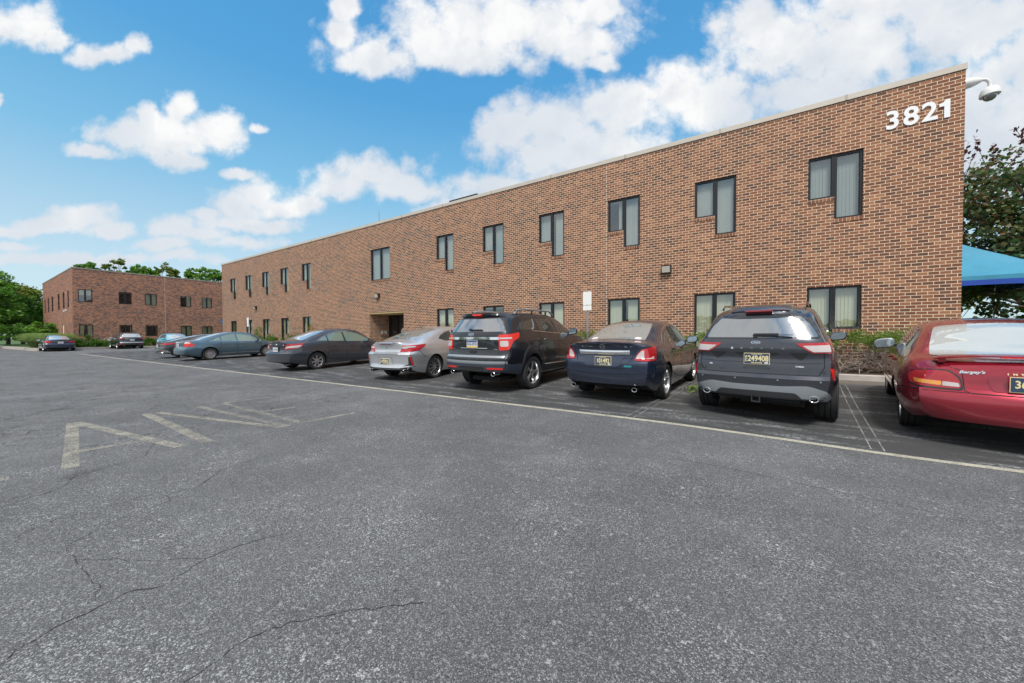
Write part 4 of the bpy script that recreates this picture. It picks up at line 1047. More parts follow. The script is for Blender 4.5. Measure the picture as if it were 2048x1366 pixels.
        if kind=='de':
            text(num,.115,M_plategold,f(-.018 if side else 0,.0),.001,o,'plate_number',.003,wscale=.74)
            if side: text('P',.055,M_plategold,f(.128,.022),.001,o,'plate_number',.002,wscale=.8); text('C',.055,M_plategold,f(.128,-.024),.001,o,'plate_number',.002,wscale=.8)
            text('THE FIRST STATE',.018,M_plategold,f(0,.064),.001,o,'plate_text',.0004); text('DELAWARE',.026,M_plategold,f(.0,-.062),.001,o,'plate_text',.0008)
            mb=MB(); mb.box((x-.004,y-.140,z-.072),(x-.002,y-.095,z-.045),M_platew); mb.build('plate_sticker',o,flat=True)
        elif kind=='pa':
            mb=MB(); mb.box((x-.0035,y-w/2,z-hh/2),(x-.001,y+w/2,z-hh/2+.032),M_platey); mb.box((x-.0035,y-w/2,z+hh/2-.032),(x-.001,y+w/2,z+hh/2),M_plateb2); mb.build('plate_band',o,flat=True)
            text(num,.088,M_plateb2,f(0,0),.001,o,'plate_number',.002,wscale=.78)
        else: text(num,.10,M_platebl,f(0,0),.001,o,'plate_number',.002,wscale=.78)
        return o
    def badge(s,t,y,z,size,mat=None,w=1,name='lettering',bold=.0015,shear=0,x=None):
        h=s.hit('R',y,z); n=h[1]; 
        xd=Vector((0,-1,0)); xd=(xd-n*xd.dot(n)).normalized()
        text(t,size,mat or M_chrome,frame(h[0]+n*.008,xd,n),.002,s.root,name,bold,wscale=w,shear=shear)
    def oval(s,y,z,a,b,mat,inner=None,txt=None):
        h=s.hit('R',y,z); n=h[1]; xd=Vector((0,-1,0)); xd=(xd-n*xd.dot(n)).normalized(); F_=frame(h[0]+n*.006,xd,n); N=28
        mb=MB()
        for sc,off,m_ in((1,0,mat),(.84,.0035,inner or mat)):
            if m_ is None: continue
            vs=[F_@Vector((a*sc*math.cos(2*math.pi*k/N),b*sc*math.sin(2*math.pi*k/N),off)) for k in range(N)]; vb=[v-n*.012 for v in vs]
            mb.add(vs+vb,[tuple(range(N))]+[(k,N+k,N+(k+1)%N,(k+1)%N) for k in range(N)],m_)
        o=mb.build('emblem',s.root,flat=True)
        if txt: text(txt,b*1.15,M_chrome,frame(h[0]+n*.011,xd,n),.001,o,'lettering',.0008,shear=.3)
        return o
    def ringe(s,y,z,r,t,mat):
        h=s.hit('R',y,z); n=h[1]; xd=Vector((0,-1,0)); xd=(xd-n*xd.dot(n)).normalized(); F_=frame(h[0]+n*.008,xd,n); N=28; mb=MB()
        vs=[F_@Vector((q*math.cos(2*math.pi*k/N),q*math.sin(2*math.pi*k/N),0)) for q in(r,r-t) for k in range(N)]; vb=[v-n*.012 for v in vs]
        mb.add(vs+vb,[(k,(k+1)%N,N+(k+1)%N,N+k) for k in range(N)]+[(k,2*N+k,2*N+(k+1)%N,(k+1)%N) for k in range(N)]+[(N+k,N+(k+1)%N,3*N+(k+1)%N,3*N+k) for k in range(N)],mat)
        q=[F_@Vector(p) for p in((-r*1.02,-t*.6,.003),(r*1.02,-t*.6,.003),(r*1.02,t*.6,.003),(-r*1.02,t*.6,.003))]; mb.add(q,[(0,1,2,3)],mat)
        mb.build('emblem',s.root,flat=True)
    def bar3(s,name,d,pts,w,t,mat,parent=None,taper=0):
        """raised bead following the shell: pts in projection plane, width w, proud by t"""
        mb=MB(); P=[Vector(p) for p in pts]; out=[]
        for a,b in zip(P[:-1],P[1:]):
            m_=max(1,int((b-a).length/.06))
            for k in range(m_): out.append(a.lerp(b,k/m_))
        out.append(P[-1]); vs=[]; 
        for i,p in enumerate(out):
            tt=(out[min(i+1,len(out)-1)]-out[max(i-1,0)]).normalized(); nr=Vector((-tt.y,tt.x))
            A=s.hit(d,*(p+nr*(w/2))); B=s.hit(d,*(p-nr*(w/2))); Cc=s.hit(d,*p)
            if not(A and B and Cc): continue
            n=Cc[1]; tt_=t*(1-abs(2*i/(len(out)-1)-1)**taper) if taper else t; vs.append([A[0]-n*.01,A[0]+n*tt_*.6,Cc[0]+n*tt_,B[0]+n*tt_*.6,B[0]-n*.01])
        k=len(vs); fl=sum(vs,[])
        mb.add(fl,[(i*5+j,i*5+j+1,(i+1)*5+j+1,(i+1)*5+j) for i in range(k-1) for j in range(4)]+[(0,1,2,3,4),tuple((k-1)*5+j for j in(4,3,2,1,0))],mat)
        return mb.build(name,parent or s.root,ang=50)
    def sidewin(s,polys,mat,trim=None,both=True,pillar=None,tw=.014):
        for d in('S','L') if both else ('S',):
            for p in polys: 
                s.panel('side_window',[(d,p)],mat,eps=.003,rnd=.045)
            if trim: s.bar3('window_trim',d,trim,tw,.007,M_chrome)
            if pillar:
                for p in pillar: s.panel('pillar',[(d,p)],M_gloss,eps=.0025,rnd=.01)
    def handles(s,pts,mat=None):
        for d in('S','L'):
            sg=-1 if d=='S' else 1
            for x,z in pts:
                h=s.hit(d,x,z); y=h[0].y; z=s.wz(z); mb=MB(); N=8
                P=[(x-.10,.0),(x-.07,.028),(x,.036),(x+.07,.028),(x+.10,.0)]
                vs=[]
                for px,py in P:
                    for dz,dy in((-.014,0),(.014,.0),(.010,.010),(-.010,.010)): vs.append((px,y+sg*(py-.006+dy),z+dz))
                mb.add(vs,[(i*4+j,i*4+(j+1)%4,(i+1)*4+(j+1)%4,(i+1)*4+j) for i in range(4) for j in range(4)],mat or s.mat); mb.build('door_handle',s.root,ang=60)
    def front(s):
        """simple nose: lamps, grille, screen"""
        L=s.S['L']; zt=s.S['belt'][-1][1]
        for sg in(1,-1): s.panel('headlight',[('F',[(sg*.45,zt-.20),(sg*.80,zt-.14),(sg*.80,zt-.02),(sg*.5,zt-.07)])],M_clear,eps=.006)
        s.panel('grille',[('F',[(-.4,zt-.34),(.4,zt-.34),(.42,zt-.08),(-.42,zt-.08)])],M_plastic,eps=.004)
    def place(s,x,y,th,label,cat,group='cars parked nose in along the long brick building'):
        if 'warp' in s.S:
            for ch in s.root.children_recursive:
                if ch.type=='MESH' and (ch.name.split('.')[0] in('roof_rail','roof_antenna','tow_hitch','rear_wiper') or (s.S.get('boot_wing') and ('spoiler' in ch.name or (ch.parent and ch.parent.name.startswith('spoiler'))))):
                    for v in ch.data.vertices: v.co.z=s.wz(v.co.z)
        c,s_=math.cos(R(th)),math.sin(R(th)); z1=zg(y+s_,x+c); z2=zg(y+s_*3.8,x+c*3.8); sl_=(z2-z1)/2.8; zc=z1-sl_; zf=zc+4*sl_
        s.root.location=(x,y,zc); s.root.rotation_euler=(0,-math.atan2(zf-zc,4),R(th)); tag(s.root,label,cat,group)

def lamp_pair(car,name,pts,mat,**k):
    """outline in (distance round the corner from the centre line, z)"""
    k.setdefault('step',.035); k.setdefault('rnd',.015)
    return [car.panel(name,[(d,pts)],mat,**k) for d in 'WV']

def sedan_common(c,glassT,wind,side,smat,wmat=None,trim=None,pillar=None,doors=(),bandm=None):
    c.panel('rear_window',[('T',glassT)],wmat or M_wind,eps=.003,rnd=.09,step=.07)
    c.panel('windscreen',[('T',wind)],M_wind,eps=.003,rnd=.08,step=.08)
    c.sidewin(side,smat,trim=trim,pillar=pillar)
    for d in('S','L'): c.line([(d,p) for p in doors])

# ---- charcoal hatchback SUV seen square from behind
P_char=paint('paint_charcoal',(.040,.044,.056),.55,.26)
ESC=dict(L=4.585,W=1.82,H=1.68,wb=2.71,oh=.93,R=.365,track=1.60,C=.17,gexp=.6,tr=.06,rim=.235,
 top=[(0,1.585),(.3,1.63),(1.2,1.675),(2.0,1.665),(2.5,1.59),(3.35,1.15),(3.55,1.10),(4.2,.98),(4.585,.86)],
 belt=[(0,1.12),(1.2,1.09),(3.2,1.01),(3.6,.98),(4.3,.86),(4.585,.74)],gw=[(0,.57),(.5,.60),(1.5,.63),(2.6,.62),(3.3,.66),(4.585,.7)],
 bot=[(0,.40),(.35,.33),(.8,.25),(3.7,.24),(4.3,.26),(4.585,.34)],
 rp=[(.2,.12),(.38,.04),(.44,0),(.60,.0),(.645,.045),(.80,.06),(.93,.085),(1.0,.07),(1.12,.09),(1.16,.12),(1.6,.34),(1.7,.40)],fp=[(.2,.15),(.5,.02),(.7,0),(.9,.12),(1.2,.3),(1.7,.5)])
c=Car('hatchback_suv',dict(ESC,warp=[(0,0),(.45,.45),(.60,.68),(.78,.84),(.905,.957),(.985,1.05),(1.10,1.19),(1.155,1.27),(1.5,1.575),(1.68,1.78)]),P_char)
esc=c
c.panel('window_surround',[('R',[(-.56,1.60),(.56,1.60),(.655,1.38),(.735,1.14),(-.735,1.14),(-.655,1.38)])],M_gloss,eps=.003,rnd=.06)
c.panel('rear_window',[('R',[(-.50,1.50),(-.25,1.475),(.25,1.475),(.50,1.50),(.60,1.36),(.69,1.155),(-.69,1.155),(-.60,1.36)])],glassm('suv_glass',(.04,.045,.05),.30),eps=.007,rnd=.03)
c.bar3('spoiler','R',[(-.58,1.60),(-.3,1.615),(0,1.62),(.3,1.615),(.58,1.60)],.09,.05,P_char,taper=4)
c.panel('stop_lamp',[('R',[(-.17,1.575),(.17,1.575),(.17,1.557),(-.17,1.557)])],M_redd,eps=.056,thick=.06,rnd=.004)
lamp_pair(c,'tail_light',[(.47,1.098),(.85,1.105),(1.12,1.125),(1.30,1.135),(1.20,1.04),(1.10,.985),(.66,.985),(.57,1.03)],M_red,eps=.010)
lamp_pair(c,'lamp_lens',[(.545,1.072),(.90,1.078),(.90,1.003),(.67,1.0),(.60,1.035)],M_clear,eps=.016)
lamp_pair(c,'reflector',[(.86,.78),(.945,.775),(.965,.60),(.915,.59)],M_redb,eps=.010)
c.line([('R',[(-.735,1.13),(-.755,1.0),(-.76,.80),(-.70,.66),(.70,.66),(.76,.80),(.755,1.0),(.735,1.13)])],w=.010)
c.line([('R',[(-.74,.86),(-.45,.85),(.45,.85),(.74,.86)])],w=.006)
c.panel('number_plate_recess',[('R',[(-.27,.985),(.27,.985),(.23,.955),(-.23,.955)])],M_gloss,eps=.003,rnd=.01)
c.panel('tailgate_trim',[('R',[(-.60,.99),(-.38,.985),(-.52,.885)])],M_gloss,eps=.002,rnd=.02); c.panel('tailgate_trim',[('R',[(.60,.99),(.38,.985),(.52,.885)])],M_gloss,eps=.002,rnd=.02)
c.panel('tailgate_handle',[('R',[(-.13,.80),(.13,.80),(.17,.745),(-.17,.745)])],M_gloss,eps=.004,rnd=.02)
c.panel('skid_plate',[('R',[(-.80,.50),(-.60,.545),(-.3,.53),(.3,.53),(.60,.545),(.80,.50),(.84,.42),(.78,.375),(-.78,.375),(-.84,.42)])],M_satin,eps=.009,rnd=.06)
c.panel('lower_valance',[('R',[(-.46,.48),(.46,.48),(.56,.40),(.54,.375),(-.54,.375),(-.56,.40)])],M_plastic,eps=.015,rnd=.03)
for sg in(1,-1): c.exhaust(.035,sg*.655,.425,.052,.042)
mb=MB(); mb.box((.0,-.055,.33),(.25,.055,.345),M_plastic); mb.box((.0,-.055,.425),(.25,.055,.44),M_plastic); mb.box((.0,-.055,.345),(.25,-.04,.425),M_plastic); mb.box((.0,.04,.345),(.25,.055,.425),M_plastic); mb.box((.06,-.04,.345),(.07,.04,.425),M_under); mb.box((.1,-.5,.35),(.2,.5,.40),M_under); mb.build('tow_hitch',c.root,flat=True)
for y in(-.72,-.26,.26,.72): c.oval(y,.585,.014,.014,M_gloss,M_satin)
c.oval(.01,1.105,.058,.024,M_chrome,M_platebl,'Ford')
for i,ch in enumerate('ESCAPE'): c.badge(ch,.31-.125*i,1.045 if False else 1.035,.040,w=1.5)
c.badge('SEL',.60,.80,.026,w=1.3); c.badge('HYBRID',-.50,.80,.024,w=1.1)
c.plate(-.005,.905,'249408',side='PC')
mb=MB()
h0=c.hit('R',0,1.18)[0]; mb.cyl((h0.x-.03,.02,1.185),(h0.x+.02,.02,1.185),.03,.03,M_plastic,12); mb.box((h0.x-.035,-.26,1.185),(h0.x-.015,.03,1.215),M_plastic); mb.box((h0.x-.03,-.42,1.185),(h0.x-.015,-.24,1.195),M_plastic); mb.build('rear_wiper',c.root,flat=True)
mb=MB(); mb.add([(1.0,-.02,1.66),(1.0,.02,1.66),(1.2,.015,1.67),(1.2,-.015,1.67),(1.02,0,1.735),(1.06,0,1.74)],[(0,1,4),(1,2,5,4),(2,3,5),(3,0,4,5)],M_gloss); mb.build('roof_antenna',c.root)
for sg in(1,-1):
    mb=MB(); P=[(.75,1.635),(.9,1.69),(2.2,1.71),(2.35,1.655)]
    for a,b in zip(P[:-1],P[1:]): mb.cyl((a[0],sg*.555,a[1]),(b[0],sg*.555,b[1]),.017,.017,M_gloss,8)
    mb.build('roof_rail',c.root)
c.sidewin([[(.66,1.17),(.92,1.42),(1.34,1.50),(1.36,1.145)],[(1.42,1.14),(1.40,1.51),(2.10,1.53),(2.16,1.10)],[(2.22,1.095),(2.17,1.53),(2.42,1.51),(3.12,1.12),(3.05,1.06)]],M_windside,trim=[(.70,1.15),(1.4,1.115),(3.05,1.045)])
c.panel('windscreen',[('T',[(3.25,-.64),(3.25,.64),(2.45,.54),(2.45,-.54)])],M_wind,eps=.003,rnd=.08)
for d in('S','L'): c.line([(d,[(1.40,1.09),(1.42,.80),(1.30,.42),(2.15,.36),(2.18,1.08)]),(d,[(2.18,.36),(3.2,.36),(3.22,1.0)]),(d,[(.42,.86),(.6,.84)])])
for d in('S','L'): c.panel('sill_cladding',[(d,[(1.32,.40),(3.2,.36),(3.2,.26),(1.32,.27)])],M_plastic,eps=.006,rnd=.02)
c.handles([(1.62,.96),(2.40,.94)]); c.mirror(2.93,1.10,1); c.mirror(2.93,1.10,-1); c.front(); c.wheels((5,'twin'),tw=.235)
c.place(.40,6.28,79.5,'charcoal grey hatchback SUV with tow hitch and twin exhausts beside the maroon sedan','SUV')

# ---- navy sedan with chrome boot strip
P_navy=paint('paint_navy_black',(.016,.026,.055),.45,.25)
c=Car('saloon_car',dict(warp=[(0,0),(.32,.32),(.5,.57),(.66,.76),(.72,.82),(.95,1.03),(1.10,1.185),(1.51,1.59)],L=4.86,W=1.83,H=1.51,wb=2.776,oh=1.10,R=.338,track=1.60,C=.17,rim=.235,
 top=[(0,1.065),(.12,1.08),(.40,1.085),(.60,1.10),(1.0,1.225),(1.55,1.415),(2.0,1.495),(2.45,1.51),(2.95,1.45),(3.75,1.05),(3.95,1.0),(4.5,.86),(4.86,.72)],
 belt=[(0,.98),(1.0,.985),(2.5,.95),(3.6,.91),(4.4,.78),(4.86,.64)],gw=[(0,.64),(.6,.62),(1.3,.565),(2.2,.58),(3.2,.62),(4.86,.7)],
 bot=[(0,.36),(.35,.27),(.8,.20),(3.8,.19),(4.5,.2),(4.86,.3)],
 rp=[(.18,.14),(.30,.06),(.40,.02),(.50,0),(.66,.0),(.705,.03),(.78,.085),(.92,.085),(1.02,.05),(1.06,.03),(1.1,.03)],fp=[(.15,.12),(.4,.0),(.6,.03),(.8,.2),(1.1,.5)]),P_navy)
sedan_common(c,[(.66,-.60),(.66,.60),(1.0,.575),(1.66,.48),(1.66,-.48),(1.0,-.575)],[(3.66,-.66),(3.66,.66),(2.80,.52),(2.80,-.52)],
 [[(1.22,1.045),(1.40,1.145),(1.56,1.215),(1.56,1.03)],[(1.60,1.025),(1.60,1.23),(1.9,1.315),(2.28,1.355),(2.30,.995)],[(2.37,.99),(2.35,1.355),(2.65,1.345),(2.95,1.28),(3.56,1.0),(3.5,.965)]],M_windside,
 wmat=glassm('glass_navy_sedan',(.27,.30,.29),.18),trim=[(1.17,1.03),(1.42,1.175),(1.7,1.285),(2.1,1.365),(2.6,1.37),(2.98,1.295),(3.56,1.02)],  # rear glass base lightened in place of a sky reflection
 doors=[[(1.58,1.01),(1.60,.80),(1.48,.45),(2.32,.30),(2.34,.98)],[(2.34,.30),(3.45,.28),(3.5,.95)],[(.40,.66),(.68,.66)]])
lamp_pair(c,'tail_light',[(.60,.715),(.66,.84),(.74,.93),(.86,.955),(1.08,.975),(1.27,.99),(1.20,.86),(1.14,.715),(.80,.705)],M_red,eps=.010)
lamp_pair(c,'lamp_lens',[(.63,.74),(.68,.84),(.745,.905),(.80,.92),(.80,.76)],M_clear,eps=.016)
lamp_pair(c,'lamp_inner',[(.80,.745),(.92,.76),(1.04,.80),(1.04,.74)],M_clear,eps=.016)
c.bar3('boot_strip','R',[(-.50,.872),(-.2,.868),(.2,.868),(.50,.872)],.085,.030,M_chrome,taper=10)
c.panel('plate_recess',[('R',[(-.42,.80),(.42,.80),(.33,.60),(-.33,.60)])],P_navy,eps=.005,rnd=.03)
c.line([('R',[(-.62,1.0),(-.60,.90),(-.50,.66),(-.44,.58),(.44,.58),(.50,.66),(.60,.90),(.62,1.0)])],w=.010)
c.line([('R',[(-.86,.53),(-.5,.50),(0,.49),(.5,.50),(.86,.53)])],w=.007); c.line([('R',[(-.80,.32),(-.66,.385),(-.42,.34),(.42,.34),(.66,.385),(.80,.32)])],w=.008)
c.bar3('boot_lip','R',[(-.64,1.035),(-.3,1.052),(0,1.056),(.3,1.052),(.64,1.035)],.03,.025,P_navy,taper=6)
c.ringe(0,.985,.052,.012,M_chrome)
for i,ch in enumerate('ALTIMA'): c.badge(ch,.42-.042*i,.985,.046,w=1.1)
c.badge('SL',-.44,.985,.045,w=1.2); c.badge('2.5',-.53,.985,.03)
c.plate(-.04,.70,'101492')
c.panel('emblem_strip',[('R',[(-.43,.635),(-.56,.635),(-.55,.605),(-.42,.605)])],pm('badge_teal',(.05,.35,.38),.3,.5),eps=.008,rnd=.006)
for y in(-.45,.45): c.panel('window_sticker',[('T',[(.70,y-.06),(.70,y+.06),(.80,y+.06),(.80,y-.06)])],pm('sticker_pink',(.75,.60,.60),.6),eps=.006,rnd=.04)
for sg in(1,-1): c.exhaust(.03,sg*.60,.30,.048,.040)
c.handles([(1.78,.865),(2.56,.85)]); c.mirror(3.30,1.01,1); c.mirror(3.30,1.01,-1); c.front(); c.wheels((5,'twin'))
mb=MB(); mb.add([(1.60,-.03,1.40),(1.60,.03,1.40),(1.80,.02,1.425),(1.80,-.02,1.425),(1.68,0,1.45)],[(0,1,4),(1,2,4),(2,3,4),(3,0,4)],P_navy); mb.build('roof_antenna',c.root)
c.place(-1.97,6.42,84,'dark navy four door sedan with chrome boot strip and plate 101492','car')

# ---- big black SUV with silver roof rails
P_blk=paint('paint_black',(.006,.008,.013),.2)
c=Car('large_suv',dict(warp=[(0,0),(.385,.44),(.515,.56),(.59,.68),(.685,.82),(.80,.95),(.965,1.09),(1.135,1.215),(1.215,1.31),(1.255,1.365),(1.60,1.66),(1.78,1.86)],L=5.0,W=1.98,H=1.78,wb=2.86,oh=1.12,R=.388,track=1.70,C=.18,gexp=.55,tr=.06,rim=.265,flare=.028,
 top=[(0,1.70),(.3,1.735),(1.5,1.775),(2.3,1.765),(2.85,1.69),(3.7,1.25),(3.9,1.19),(4.6,1.08),(5,.94)],
 belt=[(0,1.23),(2,1.18),(3.7,1.11),(4.5,.98),(5,.80)],gw=[(0,.66),(1,.70),(3,.68),(5,.75)],
 bot=[(0,.42),(.4,.36),(.9,.28),(3.9,.27),(4.6,.3),(5,.4)],
 rp=[(.2,.14),(.38,.05),(.46,.01),(.52,0),(.64,.0),(.69,.05),(.78,.095),(1.0,.10),(1.22,.11),(1.27,.14),(1.7,.34),(1.8,.40)],fp=[(.2,.15),(.5,.02),(.7,0),(.9,.08),(1.2,.3),(1.8,.5)]),P_blk)
c.panel('rear_window',[('R',[(-.60,1.60),(.60,1.60),(.70,1.42),(.765,1.255),(-.765,1.255),(-.70,1.42)])],glassm('glass_black_suv',(.03,.03,.035),.34),eps=.004,rnd=.03)
c.bar3('spoiler','R',[(-.66,1.66),(-.3,1.68),(0,1.685),(.3,1.68),(.66,1.66)],.07,.09,P_blk,taper=6)
c.panel('stop_lamp',[('R',[(-.15,1.665),(.15,1.665),(.11,1.64),(-.11,1.64)])],M_redb,eps=.086,thick=.05,rnd=.004)
lamp_pair(c,'tail_light',[(.735,1.205),(1.0,1.21),(1.42,1.235),(1.38,1.15),(1.16,1.06),(1.07,.95),(.99,.82),(.745,.80)],M_redb,eps=.012)
lamp_pair(c,'lamp_lens',[(.78,1.07),(.98,1.07),(.98,.90),(.78,.90)],M_clear,eps=.018,rnd=.04)
lamp_pair(c,'lamp_inner',[(.76,1.155),(1.08,1.155),(1.08,1.12),(.76,1.12)],M_clear,eps=.018)
c.panel('chrome_strip',[('R',[(-.70,1.165),(.70,1.165),(.70,1.105),(-.70,1.105)])],M_chrome,eps=.012,rnd=.008)
for i,ch in enumerate('EXPLORER'): c.badge(ch,.27-.075*i,1.135,.030,mat=M_ink,w=1.5,bold=.001)
c.oval(.07,1.215,.085,.036,M_chrome,M_platebl,'Ford')
c.line([('R',[(-.70,1.24),(-.70,.80),(-.68,.70),(.68,.70),(.70,.80),(.70,1.24)])],w=.010)
c.panel('plate_recess',[('R',[(-.40,1.09),(.40,1.09),(.30,.855),(-.30,.855)])],M_gloss,eps=.004,rnd=.02)
c.bar3('tailgate_trim','R',[(-.40,.85),(.40,.85)],.018,.012,M_chrome)
c.plate(.03,.965,'KSG-2918','pa')
c.panel('tailgate_handle',[('R',[(-.12,.79),(.12,.79),(.10,.735),(-.10,.735)])],M_under,eps=.004,rnd=.02)
c.badge('XLT',.62,.83,.028,w=1.2); c.badge('4WD',-.62,.83,.035,w=1.2)
c.panel('bumper_step',[('R',[(-.84,.70),(.84,.70),(.84,.665),(-.84,.665)])],M_satin,eps=.006,rnd=.01)
c.panel('lower_bumper',[('R',[(-.93,.575),(.93,.575),(.93,.40),(.80,.385),(-.80,.385),(-.93,.40)]),('S',[(.18,.575),(.70,.56),(.66,.34),(.3,.36),(.18,.40)])],pm('bumper_slate',(.035,.045,.065),.45),eps=.008,rnd=.03)
c.bar3('bumper_trim','R',[(-.90,.60),(-.45,.595),(.45,.595),(.90,.60)],.04,.012,M_satin)
c.panel('hitch_cover',[('R',[(-.36,.54),(.36,.54),(.30,.39),(-.30,.39)])],M_gloss,eps=.014,rnd=.03)
lamp_pair(c,'reflector',[(.43,.53),(.84,.53),(.84,.50),(.43,.50)],M_redb,eps=.018)
for sg in(1,-1): c.exhaust(.015,sg*.60,.385,.052,.045)
c.sidewin([[(.62,1.30),(.84,1.52),(1.40,1.60),(1.36,1.40),(1.26,1.275)],[(1.62,1.265),(1.56,1.60),(2.36,1.62),(2.48,1.225)],[(2.55,1.22),(2.43,1.62),(2.68,1.595),(3.45,1.215),(3.38,1.175)]],M_windside,trim=[(1.28,1.255),(1.5,1.25),(3.38,1.165)])
for d in('S','L'): c.bar3('pillar_trim',d,[(1.24,1.29),(1.36,1.34),(1.42,1.45),(1.42,1.60)],.05,.010,M_satin)
c.panel('windscreen',[('T',[(3.55,-.70),(3.55,.70),(2.80,.60),(2.80,-.60)])],M_wind,eps=.003,rnd=.08)
for sg in(1,-1):
    mb=MB(); P=[(.80,1.70),(.92,1.785),(1.2,1.81),(2.5,1.80),(2.72,1.70)]
    for a,b in zip(P[:-1],P[1:]): mb.cyl((a[0],sg*.66,a[1]),(b[0],sg*.655,b[1]),.025,.025,M_satin,10)
    for x in(.86,1.6,2.3): mb.cyl((x,sg*.655,1.66),(x,sg*.655,1.79),.03,.022,M_plastic,8)
    mb.build('roof_rail',c.root)
for d in('S','L'):
    c.line([(d,[(1.56,1.22),(1.60,.95),(1.50,.5),(2.42,.42),(2.50,1.2)]),(d,[(2.5,.42),(3.5,.42),(3.5,1.12)])])
    c.panel('sill_cladding',[(d,[(1.62,.48),(3.5,.44),(3.5,.30),(1.62,.32)])],M_plastic,eps=.010,rnd=.02)
    c.bar3('door_trim',d,[(1.66,.50),(3.45,.46)],.02,.014,M_chrome)
    a0=1.12; pts=[(a0+.475*math.cos(R(t)),.40+.475*math.sin(R(t))) for t in range(178,1,-8)]
    c.bar3('arch_cladding',d,pts,.06,.014,M_plastic)
c.handles([(1.82,1.06),(2.72,1.03)],M_chrome); c.mirror(3.22,1.22,1,scale=1.1); c.mirror(3.22,1.22,-1,scale=1.1); c.front(); c.wheels((5,'wide'),tw=.26)
mb=MB()
h0=c.hit('R',0,1.29)[0]; mb.box((h0.x-.035,-.24,1.285),(h0.x-.012,.10,1.31),M_plastic); mb.box((h0.x-.03,.06,1.285),(h0.x-.012,.14,1.33),M_plastic); mb.build('rear_wiper',c.root,flat=True)
c.place(-4.88,6.18,87,'big black SUV with silver roof rails and orange red tail lamps','SUV')

# ---- silver coupe
P_sil=paint('paint_silver',(.62,.64,.68),.75,.30)
c=Car('coupe_car',dict(warp=[(0,0),(.26,.28),(.335,.39),(.49,.56),(.755,.83),(.95,1.035),(1.045,1.145),(1.475,1.56)],L=4.83,W=1.85,H=1.475,wb=2.725,oh=1.10,R=.336,track=1.60,C=.20,rim=.25,arch=.045,tr=.10,
 top=[(0,.99),(.1,1.01),(.42,1.045),(.85,1.165),(1.5,1.365),(2.1,1.46),(2.55,1.475),(3.0,1.41),(3.8,1.0),(4.0,.95),(4.6,.82),(4.83,.70)],
 belt=[(0,.91),(1.0,.965),(2.5,.93),(3.6,.88),(4.4,.75),(4.83,.62)],gw=[(0,.62),(.6,.60),(1.3,.55),(2.2,.56),(3.2,.60),(4.83,.7)],
 bot=[(0,.30),(.35,.24),(.8,.19),(3.8,.18),(4.5,.2),(4.83,.3)],
 rp=[(.15,.12),(.26,.04),(.33,0),(.42,.03),(.60,.02),(.70,.0),(.735,.05),(.78,.10),(.90,.09),(.98,.06),(1.0,.05)],fp=[(.15,.12),(.4,.0),(.6,.03),(.8,.2),(1.1,.5)]),P_sil)
sedan_common(c,[(.52,-.56),(.52,.56),(.95,.55),(1.72,.47),(1.72,-.47),(.95,-.55)],[(3.66,-.66),(3.66,.66),(2.85,.50),(2.85,-.50)],
 [[(1.45,1.06),(1.60,1.15),(1.95,1.265),(2.18,1.30),(2.18,.985),(1.70,1.0)],[(2.24,.98),(2.24,1.305),(2.6,1.305),(2.95,1.245),(3.55,.97),(3.5,.94)]],M_windside,
 wmat=glassm('glass_silver_coupe',(.16,.18,.17),.18),trim=[(1.40,1.045),(1.58,1.15),(1.95,1.285),(2.4,1.335),(2.95,1.27),(3.5,1.0)],
 doors=[[(2.10,.97),(2.12,.6),(2.06,.30),(3.4,.27),(3.5,.92)],[(.46,.80),(.62,.62),(.70,.60)]])
lamp_pair(c,'tail_light',[(.50,.755),(.60,.925),(.90,.925),(1.25,.94),(1.50,.95),(1.40,.87),(1.18,.79),(.90,.755)],M_red,eps=.010)
lamp_pair(c,'lamp_lens',[(.56,.845),(.61,.905),(1.02,.90),(1.02,.87),(.78,.865),(.74,.835)],M_clear,eps=.016)
lamp_pair(c,'reflector',[(.84,.62),(.875,.62),(.93,.42),(.885,.39)],M_redb,eps=.014)
lamp_pair(c,'bumper_vent',[(.79,.61),(.885,.64),(.95,.40),(.62,.375),(.80,.43)],M_plastic,eps=.006)
c.line([('R',[(-.56,.93),(-.50,.74),(-.46,.69),(.46,.69),(.50,.74),(.56,.93)])],w=.011)
c.panel('boot_lower_trim',[('R',[(-.46,.745),(.46,.745),(.45,.70),(-.45,.70)])],M_satin,eps=.004,rnd=.01)
c.panel('plate_recess',[('R',[(-.25,.60),(.25,.60),(.29,.40),(-.29,.40)])],P_sil,eps=.004,rnd=.02); c.line([('R',[(-.29,.40),(-.25,.60),(.25,.60),(.29,.40)])],w=.012)
c.plate(.0,.49,'475953')
c.panel('lower_valance',[('R',[(-.80,.345),(.80,.345),(.74,.26),(-.74,.26)])],M_plastic,eps=.008,rnd=.03); c.bar3('valance_trim','R',[(-.84,.37),(-.5,.335),(.5,.335),(.84,.37)],.022,.014,M_chrome)
c.bar3('boot_lip','R',[(-.58,.975),(-.3,.985),(0,.988),(.3,.985),(.58,.975)],.022,.03,P_sil,taper=6)
c.panel('stop_lamp',[('R',[(-.20,.972),(.20,.972),(.20,.962),(-.20,.962)])],M_redd,eps=.030,rnd=.003)
for y,z,w_,h_ in((-.028,.87,.011,.075),(.028,.87,.011,.075),(0,.87,.05,.012)): c.panel('emblem',[('R',[(y-w_/2,z-h_/2),(y+w_/2,z-h_/2),(y+w_/2,z+h_/2),(y-w_/2,z+h_/2)])],M_chrome,eps=.008,rnd=.003)
for sg in(1,-1): c.exhaust(.02,sg*.60,.265,.060,.036)
c.handles([(2.30,.82)]); c.mirror(3.22,.98,1); c.mirror(3.22,.98,-1); c.front(); c.wheels((10,'fine'))
c.place(-8.15,6.42,95,'silver two door coupe with black machined wheels beside the big black SUV','car')

